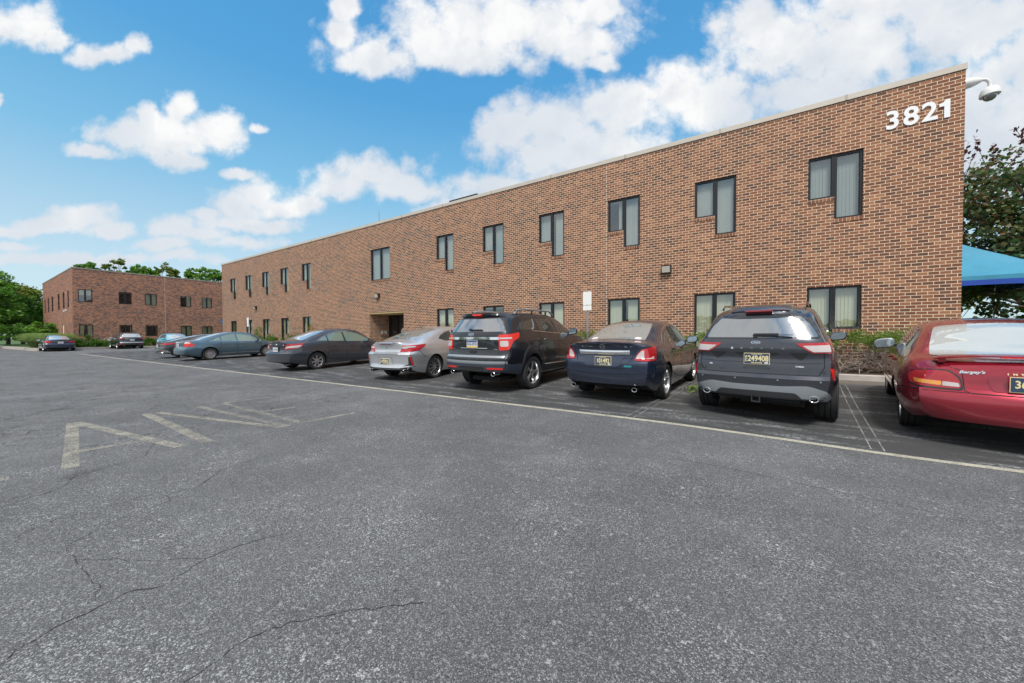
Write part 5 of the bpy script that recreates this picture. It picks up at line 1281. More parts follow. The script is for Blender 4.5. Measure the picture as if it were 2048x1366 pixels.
# ---- grey four door sedan
P_gry=paint('paint_slate_grey',(.050,.058,.074),.6,.26)
CAM=dict(L=4.81,W=1.82,H=1.51,wb=2.776,oh=1.06,R=.325,track=1.58,C=.17,rim=.215,
 top=[(0,1.045),(.1,1.06),(.5,1.085),(.62,1.095),(1.0,1.225),(1.6,1.425),(2.1,1.50),(2.5,1.51),(3.0,1.445),(3.8,1.03),(4.0,.98),(4.55,.85),(4.81,.72)],
 belt=[(0,.97),(1.0,.98),(2.5,.94),(3.6,.90),(4.4,.77),(4.81,.64)],gw=[(0,.64),(.6,.62),(1.3,.565),(2.2,.575),(3.2,.62),(4.81,.7)],
 bot=[(0,.34),(.35,.26),(.8,.19),(3.8,.19),(4.5,.2),(4.81,.3)],
 rp=[(.18,.14),(.28,.05),(.38,.01),(.48,0),(.64,.0),(.68,.05),(.74,.09),(.92,.085),(1.0,.07),(1.05,.07)],fp=[(.15,.12),(.4,.0),(.6,.03),(.8,.2),(1.1,.5)])
CAMS=[[(1.20,1.04),(1.36,1.13),(1.55,1.21),(1.55,1.025)],[(1.60,1.02),(1.60,1.23),(1.9,1.315),(2.26,1.35),(2.28,.99)],[(2.36,.985),(2.33,1.35),(2.65,1.34),(2.98,1.27),(3.56,.985),(3.5,.955)]]
CAMT=[(1.13,1.02),(1.40,1.17),(1.7,1.285),(2.1,1.365),(2.6,1.37),(3.0,1.29),(3.56,1.01)]
CAMD=[[(1.56,1.0),(1.58,.78),(1.44,.42),(2.30,.29),(2.32,.97)],[(2.32,.29),(3.45,.27),(3.5,.94)]]
c=Car('saloon_car',dict(CAM,warp=[(0,0),(.4,.4),(.765,.79),(.975,1.02),(1.09,1.145),(1.51,1.57)]),P_gry)
sedan_common(c,[(.66,-.60),(.66,.60),(1.0,.575),(1.66,.48),(1.66,-.48),(1.0,-.575)],[(3.70,-.66),(3.70,.66),(2.85,.52),(2.85,-.52)],CAMS,M_windc,wmat=M_windl,trim=CAMT,doors=CAMD)
lamp_pair(c,'tail_light',[(.50,.775),(.56,.88),(.64,.955),(.90,.955),(1.12,.965),(1.34,.975),(1.24,.88),(1.10,.81),(.72,.79),(.60,.765)],M_red,eps=.010)
lamp_pair(c,'lamp_lens',[(.55,.79),(.62,.875),(.90,.895),(1.24,.915),(1.17,.865),(1.08,.835),(.70,.825)],M_clear,eps=.015)
c.panel('boot_trim',[('R',[(-.50,.90),(.50,.90),(.47,.855),(-.47,.855)])],M_gloss,eps=.008,rnd=.01); c.oval(0,.93,.055,.038,M_chrome,M_satin)
c.line([('R',[(-.58,1.0),(-.52,.75),(-.48,.68),(.48,.68),(.52,.75),(.58,1.0)])],w=.010)
c.plate(.0,.77,'C78 BK','nj'); c.badge('CAMRY',.40,.93,.03); c.badge('LE',-.42,.93,.03)
c.panel('lower_valance',[('R',[(-.76,.30),(.76,.30),(.70,.25),(-.70,.25)])],M_plastic,eps=.006,rnd=.02)
c.exhaust(.06,-.52,.255,.045,.035)
c.handles([(1.74,.865),(2.52,.85)]); c.mirror(3.22,1.0,1); c.mirror(3.22,1.0,-1); c.front(); c.wheels((7,'wide'),tw=.215)
c.place(-14.0,6.22,93,'slate grey four door sedan with a pale rear screen, parked by the recessed entrance','car')

# ---- blue grey sedan
P_blu=paint('paint_steel_blue',(.080,.150,.205),.65,.26)
S2=dict(CAM); S2.update(L=4.84,W=1.83,H=1.445,wb=2.728,oh=1.13,R=.325,
 top=[(0,1.03),(.1,1.045),(.52,1.065),(.66,1.075),(1.1,1.21),(1.7,1.385),(2.2,1.455),(2.6,1.465),(3.1,1.405),(3.9,1.0),(4.05,.96),(4.6,.84),(4.84,.70)],
 rp=[(.18,.12),(.28,.04),(.40,.0),(.52,0),(.64,.02),(.68,.06),(.74,.09),(.92,.085),(1.0,.09),(1.05,.09)])
c=Car('saloon_car',dict(S2,warp=[(0,0),(.4,.4),(.9,.92),(1.465,1.51)]),P_blu)
SW2=[[(p[0]+.08,p[1]-.015) for p in q] for q in CAMS]; 
sedan_common(c,[(.72,-.60),(.72,.60),(1.1,.575),(1.74,.48),(1.74,-.48),(1.1,-.575)],[(3.75,-.66),(3.75,.66),(2.95,.52),(2.95,-.52)],SW2,M_windc,wmat=M_windl,trim=[(1.15,.995),(2.3,.965),(3.6,.93)],doors=[[(p[0]+.08,p[1]) for p in q] for q in CAMD])
lamp_pair(c,'tail_light',[(.64,.735),(.70,.90),(.80,.975),(.92,.985),(1.06,.93),(1.28,.79),(1.16,.745)],M_redb,eps=.010)
lamp_pair(c,'lamp_lens',[(.71,.89),(.80,.955),(.92,.965),(1.02,.915),(1.0,.875)],M_clear,eps=.015)
c.panel('boot_trim',[('R',[(-.55,.97),(.55,.97),(.54,.93),(-.54,.93)])],M_chrome,eps=.008,rnd=.01)
c.line([('R',[(-.60,1.0),(-.60,.75),(-.5,.66),(.5,.66),(.60,.75),(.60,1.0)])],w=.010); c.plate(.0,.82,'482','nj'); c.oval(0,.985,.05,.02,M_chrome,M_platebl)
for d in('S','L'): c.bar3('door_trim',d,[(1.62,.335),(3.45,.32)],.018,.012,M_chrome); c.badge
for d in('S','L'): c.bar3('window_arch_trim',d,[(1.20,1.02),(1.45,1.155),(1.75,1.27),(2.2,1.35),(2.65,1.355),(3.05,1.28),(3.62,1.0)],.018,.005,P_blu)
c.exhaust(.06,-.55,.27,.05,.035); c.exhaust(.06,.55,.27,.05,.035)
c.handles([(1.84,.855),(2.62,.84)],M_chrome); c.mirror(3.30,.99,1,M_plastic); c.mirror(3.30,.99,-1,M_plastic); c.front(); c.wheels((14,'cover'),tw=.215)
c.place(-24.55,6.26,90.4,'steel blue four door sedan with red triangular tail lamps and silver wheels','car')

# ---- dark low coupe like sedan just behind it
S3=dict(CAM); S3.update(L=4.96,W=1.90,H=1.40,wb=2.87,oh=1.10,R=.34,
 top=[(0,.97),(.1,1.0),(.35,1.03),(.8,1.13),(1.4,1.275),(2.1,1.38),(2.6,1.40),(3.1,1.34),(3.85,1.0),(4.05,.96),(4.7,.82),(4.96,.68)],belt=[(0,.90),(1.0,.955),(2.5,.93),(3.6,.89),(4.5,.75),(4.96,.60)],
 rp=[(.18,.12),(.28,.04),(.36,.0),(.5,0),(.62,.02),(.72,.05),(.85,.06),(.95,.05),(1.05,.09)])
P_gun=paint('paint_gunmetal',(.030,.033,.036),.5)
c=Car('coupe_car',S3,P_gun)
sedan_common(c,[(.52,-.58),(.52,.58),(1.0,.56),(1.70,.48),(1.70,-.48),(1.0,-.56)],[(3.75,-.66),(3.75,.66),(2.95,.52),(2.95,-.52)],
 [[(1.25,1.02),(1.6,1.15),(2.1,1.27),(2.3,1.29),(2.3,.975)],[(2.37,.97),(2.37,1.295),(2.7,1.29),(3.05,1.215),(3.65,.95)]],M_windside,wmat=M_windl,trim=[(1.18,1.0),(1.6,1.175),(2.1,1.295),(2.6,1.325),(3.05,1.24),(3.6,.98)],doors=CAMD)
lamp_pair(c,'tail_light',[(.42,.81),(.48,.88),(.90,.89),(1.34,.905),(1.20,.82),(.90,.79)],M_red,eps=.010)
c.line([('R',[(-.58,.93),(-.55,.68),(.55,.68),(.58,.93)])],w=.010); c.plate(0,.72,'7K2 91','nj')
c.panel('lower_valance',[('R',[(-.88,.42),(.88,.42),(.80,.27),(-.80,.27)])],M_plastic,eps=.006,rnd=.03)
for sg in(1,-1):
    c.panel('bumper_trim',[('R',[(sg*.60,.44),(sg*.88,.50),(sg*.88,.33),(sg*.62,.34)])],M_chrome,eps=.012,rnd=.04); c.exhaust(.03,sg*.64,.29,.08,.03)
c.bar3('valance_trim','R',[(-.60,.33),(.60,.33)],.03,.02,M_chrome)
lamp_pair(c,'reflector',[(.50,.50),(.70,.50),(.70,.48),(.50,.48)],M_redb,eps=.012)
c.handles([(1.80,.84),(2.60,.83)]); c.mirror(3.32,.98,1); c.mirror(3.32,.98,-1); c.front(); c.wheels((5,'twin'))
c.place(-28.55,6.45,90,'dark gunmetal fastback sedan mostly hidden behind the steel blue one','car')

# ---- maroon sedan at the right edge
P_mar=paint('paint_maroon',(.30,.010,.026),.5,.24)
c=Car('saloon_car',dict(warp=[(0,0),(.25,.28),(.47,.50),(.62,.66),(.672,.71),(.735,.80),(.848,.91),(.93,1.0),(1.0,1.08),(1.435,1.52)],boot_wing=True,L=4.97,W=1.87,H=1.44,wb=2.77,oh=1.18,R=.325,track=1.56,C=.24,rim=.215,tr=.12,CF=.3,
 top=[(0,.93),(.1,.955),(.45,.985),(.66,1.0),(1.1,1.145),(1.7,1.355),(2.2,1.425),(2.6,1.435),(3.1,1.37),(3.9,.98),(4.1,.94),(4.7,.78),(4.97,.64)],
 belt=[(0,.85),(.6,.93),(1.4,.955),(2.6,.92),(3.7,.87),(4.5,.72),(4.97,.56)],gw=[(0,.66),(.6,.64),(1.3,.58),(2.2,.585),(3.2,.62),(4.97,.7)],
 bot=[(0,.30),(.35,.25),(.8,.20),(3.8,.20),(4.5,.2),(4.97,.28)],prof=[(0,.87),(.1,.93),(.25,.975),(.42,.997),(.52,1.0),(.66,.992),(.78,.975),(.9,.945),(1,.90)],
 rp=[(.15,.16),(.27,.07),(.36,.02),(.42,.01),(.50,0),(.57,.008),(.61,.025),(.65,.055),(.69,.085),(.80,.10),(.90,.12),(.96,.15)],fp=[(.15,.12),(.4,.0),(.6,.03),(.8,.2),(1.1,.5)]),P_mar)
sedan_common(c,[(.70,-.66),(.70,.66),(1.1,.62),(1.74,.52),(1.74,-.52),(1.1,-.62)],[(3.78,-.66),(3.78,.66),(2.95,.52),(2.95,-.52)],
 [[(1.32,1.01),(1.52,1.12),(1.90,1.27),(2.30,1.32),(2.33,.965)],[(2.40,.96),(2.38,1.32),(2.72,1.31),(3.05,1.235),(3.65,.95),(3.6,.92)]],M_windside,wmat=glassm('glass_maroon',(.40,.44,.44),.14),  # pale rear glass base: reflected sky put into the colour
 doors=[[(1.62,.96),(1.62,.74),(1.52,.42),(2.34,.29),(2.37,.95)],[(2.37,.29),(3.5,.27),(3.6,.90)]])
c.panel('rear_window_seal',[('T',[(.665,-.70),(.665,.70),(.705,.675),(.705,-.675)])],M_gloss,eps=.002,rnd=.01)
lamp_pair(c,'lamp_bezel',[(.465,.655),(.51,.78),(.60,.855),(.75,.862),(1.0,.835),(1.15,.80),(1.17,.74),(1.10,.675),(.9,.655)],M_gloss,eps=.006,rnd=.04); lamp_pair(c,'tail_light',[(.485,.672),(.53,.775),(.61,.84),(.75,.848),(1.0,.82),(1.13,.785),(1.145,.745),(1.09,.692),(.9,.672)],M_red,eps=.012,rnd=.04)
lamp_pair(c,'lamp_inner',[(.665,.722),(1.0,.725),(.97,.697),(.665,.688)],M_amber,eps=.018,rnd=.01)
lamp_pair(c,'lamp_lens',[(.515,.715),(.655,.722),(.655,.688),(.505,.685)],M_clear,eps=.018,rnd=.01)
c.line([('R',[(-.66,.93),(-.47,.86),(-.45,.655),(-.40,.63),(.40,.63),(.45,.655),(.47,.86),(.66,.93)])],w=.007)
c.line([('R',[(-.93,.62),(-.5,.635),(.5,.635),(.93,.62)]),('L',[(.2,.62),(.66,.60)]),('S',[(.2,.62),(.66,.60)])],w=.007)
c.panel('plate_recess',[('R',[(-.30,.815),(.30,.815),(.27,.665),(-.27,.665)])],pm('maroon_recess',(.30,.02,.04),.3,.4,coat=1),eps=.006,rnd=.05)
c.plate(.0,.735,'368021')
for i,ch in enumerate('INTRIGUE'): c.badge(ch,.16-.046*i,.842,.028,mat=M_plategold,w=1.3)
c.badge("Bergey's",.40,.845,.045,w=1.2,shear=.3)
# boot spoiler on two feet
mb=MB(); N=14
for k in range(N+1): pass
rows=[]
for k in range(-10,11):
    y=k*.066; zc=1.005+.012*(1-(k/10)**2)-.035*(abs(k)/10)**4; x0=.155+.14*(abs(k)/10)**2.5
    rows.append([(x0,y,zc),(x0+.05,y,zc+.014),(x0+.13,y,zc+.012),(x0+.19,y,zc-.004),(x0+.10,y,zc-.012),(x0+.01,y,zc-.012)])
vs=sum(rows,[]); n6=6
mb.add(vs,[(i*n6+j,i*n6+(j+1)%n6,(i+1)*n6+(j+1)%n6,(i+1)*n6+j) for i in range(20) for j in range(n6)]+[tuple(range(6)),tuple(20*6+j for j in range(5,-1,-1))],P_mar)
for sg in(1,-1): mb.box((.30,sg*.60-.03,.93),(.40,sg*.60+.03,.995),P_mar)
sp=mb.build('spoiler',c.root,ang=50)
mb=MB(); mb.box((.149,-.20,.998),(.175,.20,1.012),M_redb); mb.build('stop_lamp',sp,flat=True)
for d in('S','L'): c.bar3('door_trim',d,[(1.6,.50),(2.35,.48),(3.4,.46)],.05,.010,P_mar)
c.handles([(1.82,.84),(2.62,.82)]); c.mirror(3.28,.985,1,M_satin,1.1,.0); c.mirror(3.28,.985,-1,M_satin,1.1,.0); c.front(); c.wheels((7,'cover'),tw=.215)
c.place(2.80,5.98,77,'maroon sedan with a boot spoiler cut off by the right edge of the picture','car')

# ---- the two cars and the blue hatchback by the far building
S4=dict(CAM); c=Car('saloon_car',S4,paint('paint_deep_navy',(.012,.020,.050),.4))
sedan_common(c,[(.66,-.60),(.66,.60),(1.0,.575),(1.66,.48),(1.66,-.48),(1.0,-.575)],[(3.70,-.66),(3.70,.66),(2.85,.52),(2.85,-.52)],CAMS,M_windside,wmat=M_windl,doors=CAMD)
lamp_pair(c,'tail_light',[(.48,.82),(.52,.92),(.90,.95),(1.25,.96),(1.05,.80)],M_redb,eps=.010)
c.plate(0,.80,'84 KT','nj'); c.panel('boot_trim',[('R',[(-.45,.93),(.45,.93),(.44,.90),(-.44,.90)])],M_chrome,eps=.008,rnd=.01); c.exhaust(.05,-.5,.26)
c.mirror(3.22,1.0,1); c.mirror(3.22,1.0,-1); c.front(); c.wheels((7,'wide'))
G2='cars parked at the far brick building'
c.place(-51.4,5.35,180,'navy sedan at the far left in front of the grass mounds','car',G2)
S5=dict(ESC); S5.update(L=4.52,W=1.84,H=1.66)
c=Car('hatchback_suv',S5,paint('paint_dark_grey',(.028,.030,.034),.4))
c.panel('rear_window',[('R',[(-.52,1.53),(.52,1.53),(.68,1.17),(-.68,1.17)])],M_windl,eps=.006)
lamp_pair(c,'tail_light',[(.55,1.07),(.9,1.11),(1.25,1.15),(1.08,1.0),(.66,1.0)],M_red,eps=.010)
c.panel('chrome_strip',[('R',[(-.50,1.02),(.50,1.02),(.5,.99),(-.5,.99)])],M_chrome,eps=.008,rnd=.01); c.plate(0,.90,'57 NW','nj')
c.panel('bumper_step',[('R',[(-.85,.72),(.85,.72),(.85,.60),(-.85,.60)])],M_satin,eps=.006,rnd=.02); lamp_pair(c,'reflector',[(.6,.50),(.85,.50),(.85,.46),(.6,.46)],M_redb,eps=.010)
c.sidewin([[(.66,1.17),(.92,1.42),(1.34,1.50),(1.36,1.145)],[(1.42,1.14),(1.40,1.51),(2.10,1.53),(2.16,1.10)],[(2.22,1.095),(2.17,1.53),(2.42,1.51),(3.12,1.12),(3.05,1.06)]],M_windside)
c.panel('windscreen',[('T',[(3.25,-.64),(3.25,.64),(2.45,.54),(2.45,-.54)])],M_wind,eps=.003,rnd=.08)
for sg in(1,-1):
    mb=MB(); P=[(.75,1.635),(.9,1.69),(2.2,1.71),(2.35,1.655)]
    for a,b in zip(P[:-1],P[1:]): mb.cyl((a[0],sg*.555,a[1]),(b[0],sg*.555,b[1]),.017,.017,M_gloss,8)
    mb.build('roof_rail',c.root)
c.exhaust(.05,-.55,.33); c.exhaust(.05,.55,.33); c.mirror(2.93,1.10,1); c.mirror(2.93,1.10,-1); c.front(); c.wheels((5,'twin'))
c.place(-51.1,9.75,180,'dark grey SUV with a bright bumper strip, nose to the far building','SUV',G2)
S6=dict(ESC); S6.update(L=4.1,W=1.74,H=1.50,wb=2.5,oh=.70,R=.31,track=1.5,rim=.2,
 top=[(0,1.42),(.3,1.46),(1.1,1.50),(1.7,1.49),(2.2,1.42),(3.1,1.02),(3.3,.97),(3.8,.86),(4.1,.72)],belt=[(0,1.0),(1.2,.97),(3.0,.90),(3.6,.82),(4.1,.62)],gw=[(0,.52),(1.5,.56),(3,.60),(4.1,.66)],
 bot=[(0,.34),(.6,.2),(3.4,.19),(4.1,.28)],rp=[(.2,.08),(.5,0),(.9,.03),(1.4,.2),(1.5,.25)])
c=Car('hatchback_car',S6,paint('paint_sky_blue',(.10,.42,.62),.2))
c.sidewin([[(.75,1.06),(.95,1.34),(1.5,1.38),(1.52,1.0)],[(1.58,1.0),(1.56,1.38),(2.0,1.36),(2.85,.98)]],M_windside); c.panel('windscreen',[('T',[(3.05,-.60),(3.05,.60),(2.15,.48),(2.15,-.48)])],M_windl,eps=.003,rnd=.08)
c.panel('rear_window',[('R',[(-.45,1.38),(.45,1.38),(.56,1.05),(-.56,1.05)])],M_wind,eps=.004); lamp_pair(c,'tail_light',[(.62,1.0),(.90,1.0),(.90,.78),(.66,.78)],M_red,eps=.01)
c.mirror(2.55,.98,1); c.mirror(2.55,.98,-1); c.front(); c.wheels((7,'cover'),tw=.19)
c.place(-45.0,10.9,0,'bright sky blue hatchback facing us, half hidden behind the gunmetal sedan','car',G2)

# ------------------------------------------------------------------ vegetation
def leafmat(name,cols,trans=.35,rough=.5,nscale=.6):
    m_,h,b,o=newmat(name); t=m_.node_tree
    ge=h.n('ShaderNodeNewGeometry'); rnd_=ge.outputs['Random Per Island']
    f=h.m('ADD',h.m('MULTIPLY',rnd_,.65),h.m('MULTIPLY',h.noise(ge.outputs['Position'],nscale,3,.6),.7))
    f=h.m('SUBTRACT',f,.17)
    n=len(cols); c=h.ramp(f,[(i/(n-1),q) for i,q in enumerate(cols)])
    h.put(b.inputs['Base Color'],c); b.inputs['Roughness'].default_value=rough; b.inputs['Specular IOR Level'].default_value=.35
    tl=h.n('ShaderNodeBsdfTranslucent'); h.put(tl.inputs[0],h.mix(1,c,(1.25,1.35,.6),'MULTIPLY'))
    mx=h.n('ShaderNodeMixShader'); mx.inputs[0].default_value=trans; t.links.new(b.outputs[0],mx.inputs[1]); t.links.new(tl.outputs[0],mx.inputs[2]); t.links.new(mx.outputs[0],o.inputs[0])
    return m_
def barkmat(name,c):
    m_,h,b,o=newmat(name); P=h.n('ShaderNodeNewGeometry').outputs['Position']
    f=h.noise(h.v('MULTIPLY',P,(1,1,.25)),22,5,.65); h.put(b.inputs['Base Color'],h.ramp(f,[(.3,tuple(x*.5 for x in c)),(.7,tuple(x*1.3 for x in c))])); b.inputs['Roughness'].default_value=.9
    bp=h.n('ShaderNodeBump'); bp.inputs['Strength'].default_value=.8; bp.inputs['Distance'].default_value=.02; h.put(bp.inputs['Height'],f); h.put(b.inputs['Normal'],bp.outputs[0]); return m_
M_bark=barkmat('bark_grey',(.12,.10,.085)); M_twig=barkmat('twig_grey',(.36,.30,.26))
M_lfD=leafmat('foliage_deep_green',[(.026,.080,.018),(.060,.16,.026),(.11,.25,.040),(.19,.34,.06)])
M_lfB=leafmat('foliage_bright_green',[(.040,.11,.016),(.095,.23,.028),(.17,.33,.045),(.29,.43,.08)])
M_lfO=leafmat('foliage_autumn_tint',[(.04,.09,.015),(.09,.17,.025),(.19,.24,.04),(.30,.22,.05)])
M_lfR=leafmat('foliage_redbud',[(.030,.070,.038),(.060,.14,.065),(.095,.17,.085),(.15,.18,.07),(.17,.10,.06),(.11,.04,.045)],.25,.35,nscale=1.2)
M_lfP=leafmat('foliage_purple',[(.05,.015,.018),(.10,.025,.03),(.06,.05,.03)],.3)
M_jun=leafmat('foliage_juniper',[(.05,.10,.02),(.10,.18,.035),(.18,.27,.05),(.28,.35,.09)],.2,.6,nscale=3)
M_hedge=leafmat('foliage_hedge',[(.020,.065,.010),(.045,.12,.016),(.09,.19,.022),(.13,.23,.03)],.3,nscale=2)
M_grs=leafmat('foliage_grass_blade',[(.10,.18,.05),(.19,.28,.08),(.30,.38,.15)],.3,nscale=2)
M_gold=leafmat('foliage_gold',[(.16,.12,.02),(.30,.20,.03),(.36,.16,.03)],.3)
M_flower=pm('flower_white',(.72,.70,.66),.7)

def leaf_mesh(name,pos,size,mat,seed,asp=.55,upb=.4,nrm=None,bend=.25):
    """one folded leaf (two triangles pairs) per position"""
    r=np.random.default_rng(seed); n=len(pos)
    d=r.normal(size=(n,3)); 
    if nrm is not None: d=d*.75+nrm
    d[:,2]-=.15; d/=np.linalg.norm(d,axis=1)[:,None]           # leaf axis
    q=r.normal(size=(n,3)); q[:,2]+=upb*2; s=np.cross(d,q); s/=np.linalg.norm(s,axis=1)[:,None]+1e-9
    u=np.cross(s,d)
    sz=(size*r.uniform(.6,1.35,n))[:,None]
    b=pos-d*sz*.5; tip=pos+d*sz*.5; m1=pos+s*sz*asp*.5-u*sz*bend*.3; m2=pos-s*sz*asp*.5-u*sz*bend*.3
    V=np.stack([b,m1,tip,m2],1).reshape(-1,3)
    me=bpy.data.meshes.new(name); me.vertices.add(4*n); me.vertices.foreach_set('co',V.ravel().astype(np.float32))
    me.loops.add(4*n); me.loops.foreach_set('vertex_index',np.arange(4*n,dtype=np.int32))
    me.polygons.add(n); me.polygons.foreach_set('loop_start',np.arange(0,4*n,4,dtype=np.int32)); 
    me.update(calc_edges=True); me.validate(); me.materials.append(mat); return me
def clumps(ell,nc,r):
    """clump centres on and inside the ellipsoids"""
    out=[];nr=[]
    w=np.array([e[3]*e[4]*e[5] for e in ell])**.7; w/=w.sum()
    for _ in range(nc):
        e=ell[r.choice(len(ell),p=w)]; v=r.normal(size=3); v/=np.linalg.norm(v)
        if v[2]<-.45: v[2]*=-.5
        k=r.uniform(.55,1.0)**.5
        out.append((e[0]+v[0]*e[3]*k,e[1]+v[1]*e[4]*k,e[2]+v[2]*e[5]*k)); nr.append(v)
    return np.array(out),np.array(nr)
def tree(name,loc,ell,nleaf,lsize,mat,seed,label,cat,group=None,trunk=True,tr=.2,nc=None,cr=.55,forks=9,bark=None,stems=1,kind=None,asp=.55):
    r=np.random.default_rng(seed); root=empty(name,loc)
    nc=nc or max(24,nleaf//120); C_,N_=clumps(ell,nc,r)
    idx=r.integers(0,nc,nleaf); rad=cr*r.uniform(.5,1.3,nc)
    off=r.normal(size=(nleaf,3)); off/=np.linalg.norm(off,axis=1)[:,None]; off*=(r.uniform(0,1,nleaf)**.45)[:,None]; off[:,2]*=.7
    pos=C_[idx]+off*rad[idx][:,None]
    me=leaf_mesh('crown',pos,lsize,mat,seed+1,asp=asp,nrm=N_[idx]*.5+off*.5); mkobj('crown',me,root)
    if trunk:
        mb=MB()
        zc=min(e[2] for e in ell); 
        for s_ in range(stems):
            bx,by=(r.uniform(-.25,.25,2) if stems>1 else (0,0)); top=Vector((bx*3,by*3,zc))
            p=Vector((bx,by,-.1)); n=5; pts=[p.lerp(top,k/n)+Vector((*r.uniform(-.06,.06,2),0))*(k>0) for k in range(n+1)]
            for k in range(n): mb.cyl(pts[k],pts[k+1],tr*(1-k*.09),tr*(1-(k+1)*.09),bark or M_bark,10,False)
            for k in r.choice(nc,min(forks,nc),replace=False):
                q=Vector(C_[k]); st=pts[r.integers(3,6)]; mid=st.lerp(q,.5)+Vector(r.normal(size=3)*.18); rr_=tr*.42
                mb.cyl(st,mid,rr_,rr_*.6,bark or M_bark,7,False); mb.cyl(mid,q,rr_*.6,rr_*.15,bark or M_bark,6,False)
                for _ in range(3):
                    e_=mid.lerp(q,r.uniform(.2,1)); f_=e_+Vector(r.normal(size=3)*.7)+Vector((0,0,.3)); mb.cyl(e_,f_,rr_*.28,rr_*.06,bark or M_bark,5,False)
        mb.build('trunk',root,ang=70)
    tag(root,label,cat,group,kind); return root
# green wall of trees at the far left
GL='trees massed at the left edge'
spec=[(-79,1.6,[(0,0,3.2,3.2,3.8,3.2),(0,.3,5.8,2.3,2.8,2.1),(0,1.6,1.6,2,2.6,1.5)],M_lfD,'broad dark green tree filling the left edge, lowest and widest of the left trees'),
(-88,2.5,[(0,0,4.5,3.6,3.6,3.6),(0,0,8.2,2.6,2.6,2.2)],M_lfB,'tall bright green tree rising highest at the left edge'),
(-92,6.0,[(0,0,4.6,3.4,3.0,3.6),(0,-.4,7.6,2.2,2.1,1.6)],M_lfO,'tree with yellowish tinted leaves next to the side wall of the far building'),
(-90,4.6,[(0,.6,3.4,3.2,3.2,3.4),(0,0,5.6,2.6,2.4,2.0)],M_lfD,'lower dark tree tucked between the tinted tree and the far building wall'),
(-82,-4,[(0,0,4,4,4,4),(0,0,7.5,3,3,2.5)],M_lfB,None),(-85,-13,[(0,0,4,4.5,5,4.2)],M_lfD,None),(-83,-24,[(0,0,4,4.5,5.5,4.5)],M_lfB,None)]
for i,(x,y,e,m_,lb) in enumerate(spec):
    tree('deciduous_tree',(x,y,.2),e,15000 if lb else 5000,.34,m_,50+i,lb or 'tree standing beyond the left edge of the picture','tree',GL,tr=.22,cr=.85,nc=140)
# crowns above the far building's roof
GB='tree tops above the far building roof'
for i,(x,y,z,ry,rz,m_,n,lb) in enumerate([(-86,11.9,11.3,1.5,1.9,M_lfD,2600,'small rounded green tree top above the corner end of the far building roof'),
 (-86,14.7,12.0,1.5,2.5,M_lfO,1300,'sparse wispy tree top standing highest above the far building roof'),
 (-86,17.8,11.6,2.2,2.0,M_lfB,4200,'light green tree top right of the wispy one above the far roof'),
 (-86,20.8,12.1,1.9,2.5,M_lfO,2300,'loose feathery tree top in the middle of the far roof line'),
 (-86,26.6,12.3,3.6,2.4,M_lfB,8000,'wide green tree top above the far roof beside the nearer building')]):
    tree('tree_top' if False else 'deciduous_tree',(x,y,.2),[(0,0,z-.2,1.8,ry,rz),(0,0,z-3,1.8,ry,2)],int(n*1.5),.36,m_,80+i,lb,'tree',GB,tr=.16,cr=.42,nc=max(30,n//28),forks=16)
tree('understory_thicket',(-72.5,4.9,.2),[(0,-1.2,1.3,1.6,2.6,1.4),(0,.9,1.1,1.2,1.2,1.3)],9000,.22,M_lfD,97,'low dark leafy thicket under the left trees beside the grass mounds','thicket',None,trunk=False,cr=.4,nc=110)
# planting at the far building
tree('round_bush',(-61.2,5.2,.24),[(0,0,1.4,1.1,1.05,1.3)],5000,.17,M_lfB,120,'bright green round bush against the side wall of the far building','bush',tr=.06,cr=.3)
def grass_clump(x,y,r_,h_,seed,label):
    r=np.random.default_rng(seed); mb=MB(); n=4200
    for k in range(n):
        a=r.uniform(0,2*math.pi); ro=r.uniform(0,.5)*r_; L=r_*r.uniform(.25,1.1); hh=h_*r.uniform(.55,1.05); c,s_=math.cos(a),math.sin(a); w=.012
        pts=[]
        for t in(0,.35,.7,1): pts.append((ro*c+L*c*t**1.4,ro*s_+L*s_*t**1.4,hh*(1-(1-t*1.25)**2) if t<.9 else hh*.72))
        vs=[]
        for k_,p in enumerate(pts): ww=w*(1-k_/3.3); vs+=[(p[0]-s_*ww,p[1]+c*ww,p[2]),(p[0]+s_*ww,p[1]-c*ww,p[2])]
        mb.add(vs,[(2*i,2*i+1,2*i+3,2*i+2) for i in range(3)],M_grs)
    root=empty('ornamental_grass',(x,y,.24)); mb.build('blades',root,flat=True); return tag(root,label,'grass plant','grass mounds at the far kerb')
grass_clump(-58.9,4.85,1.25,1.45,3,'left mound of arching ornamental grass at the far kerb')
grass_clump(-57.6,5.75,1.35,1.4,4,'right mound of arching ornamental grass behind the far navy sedan')
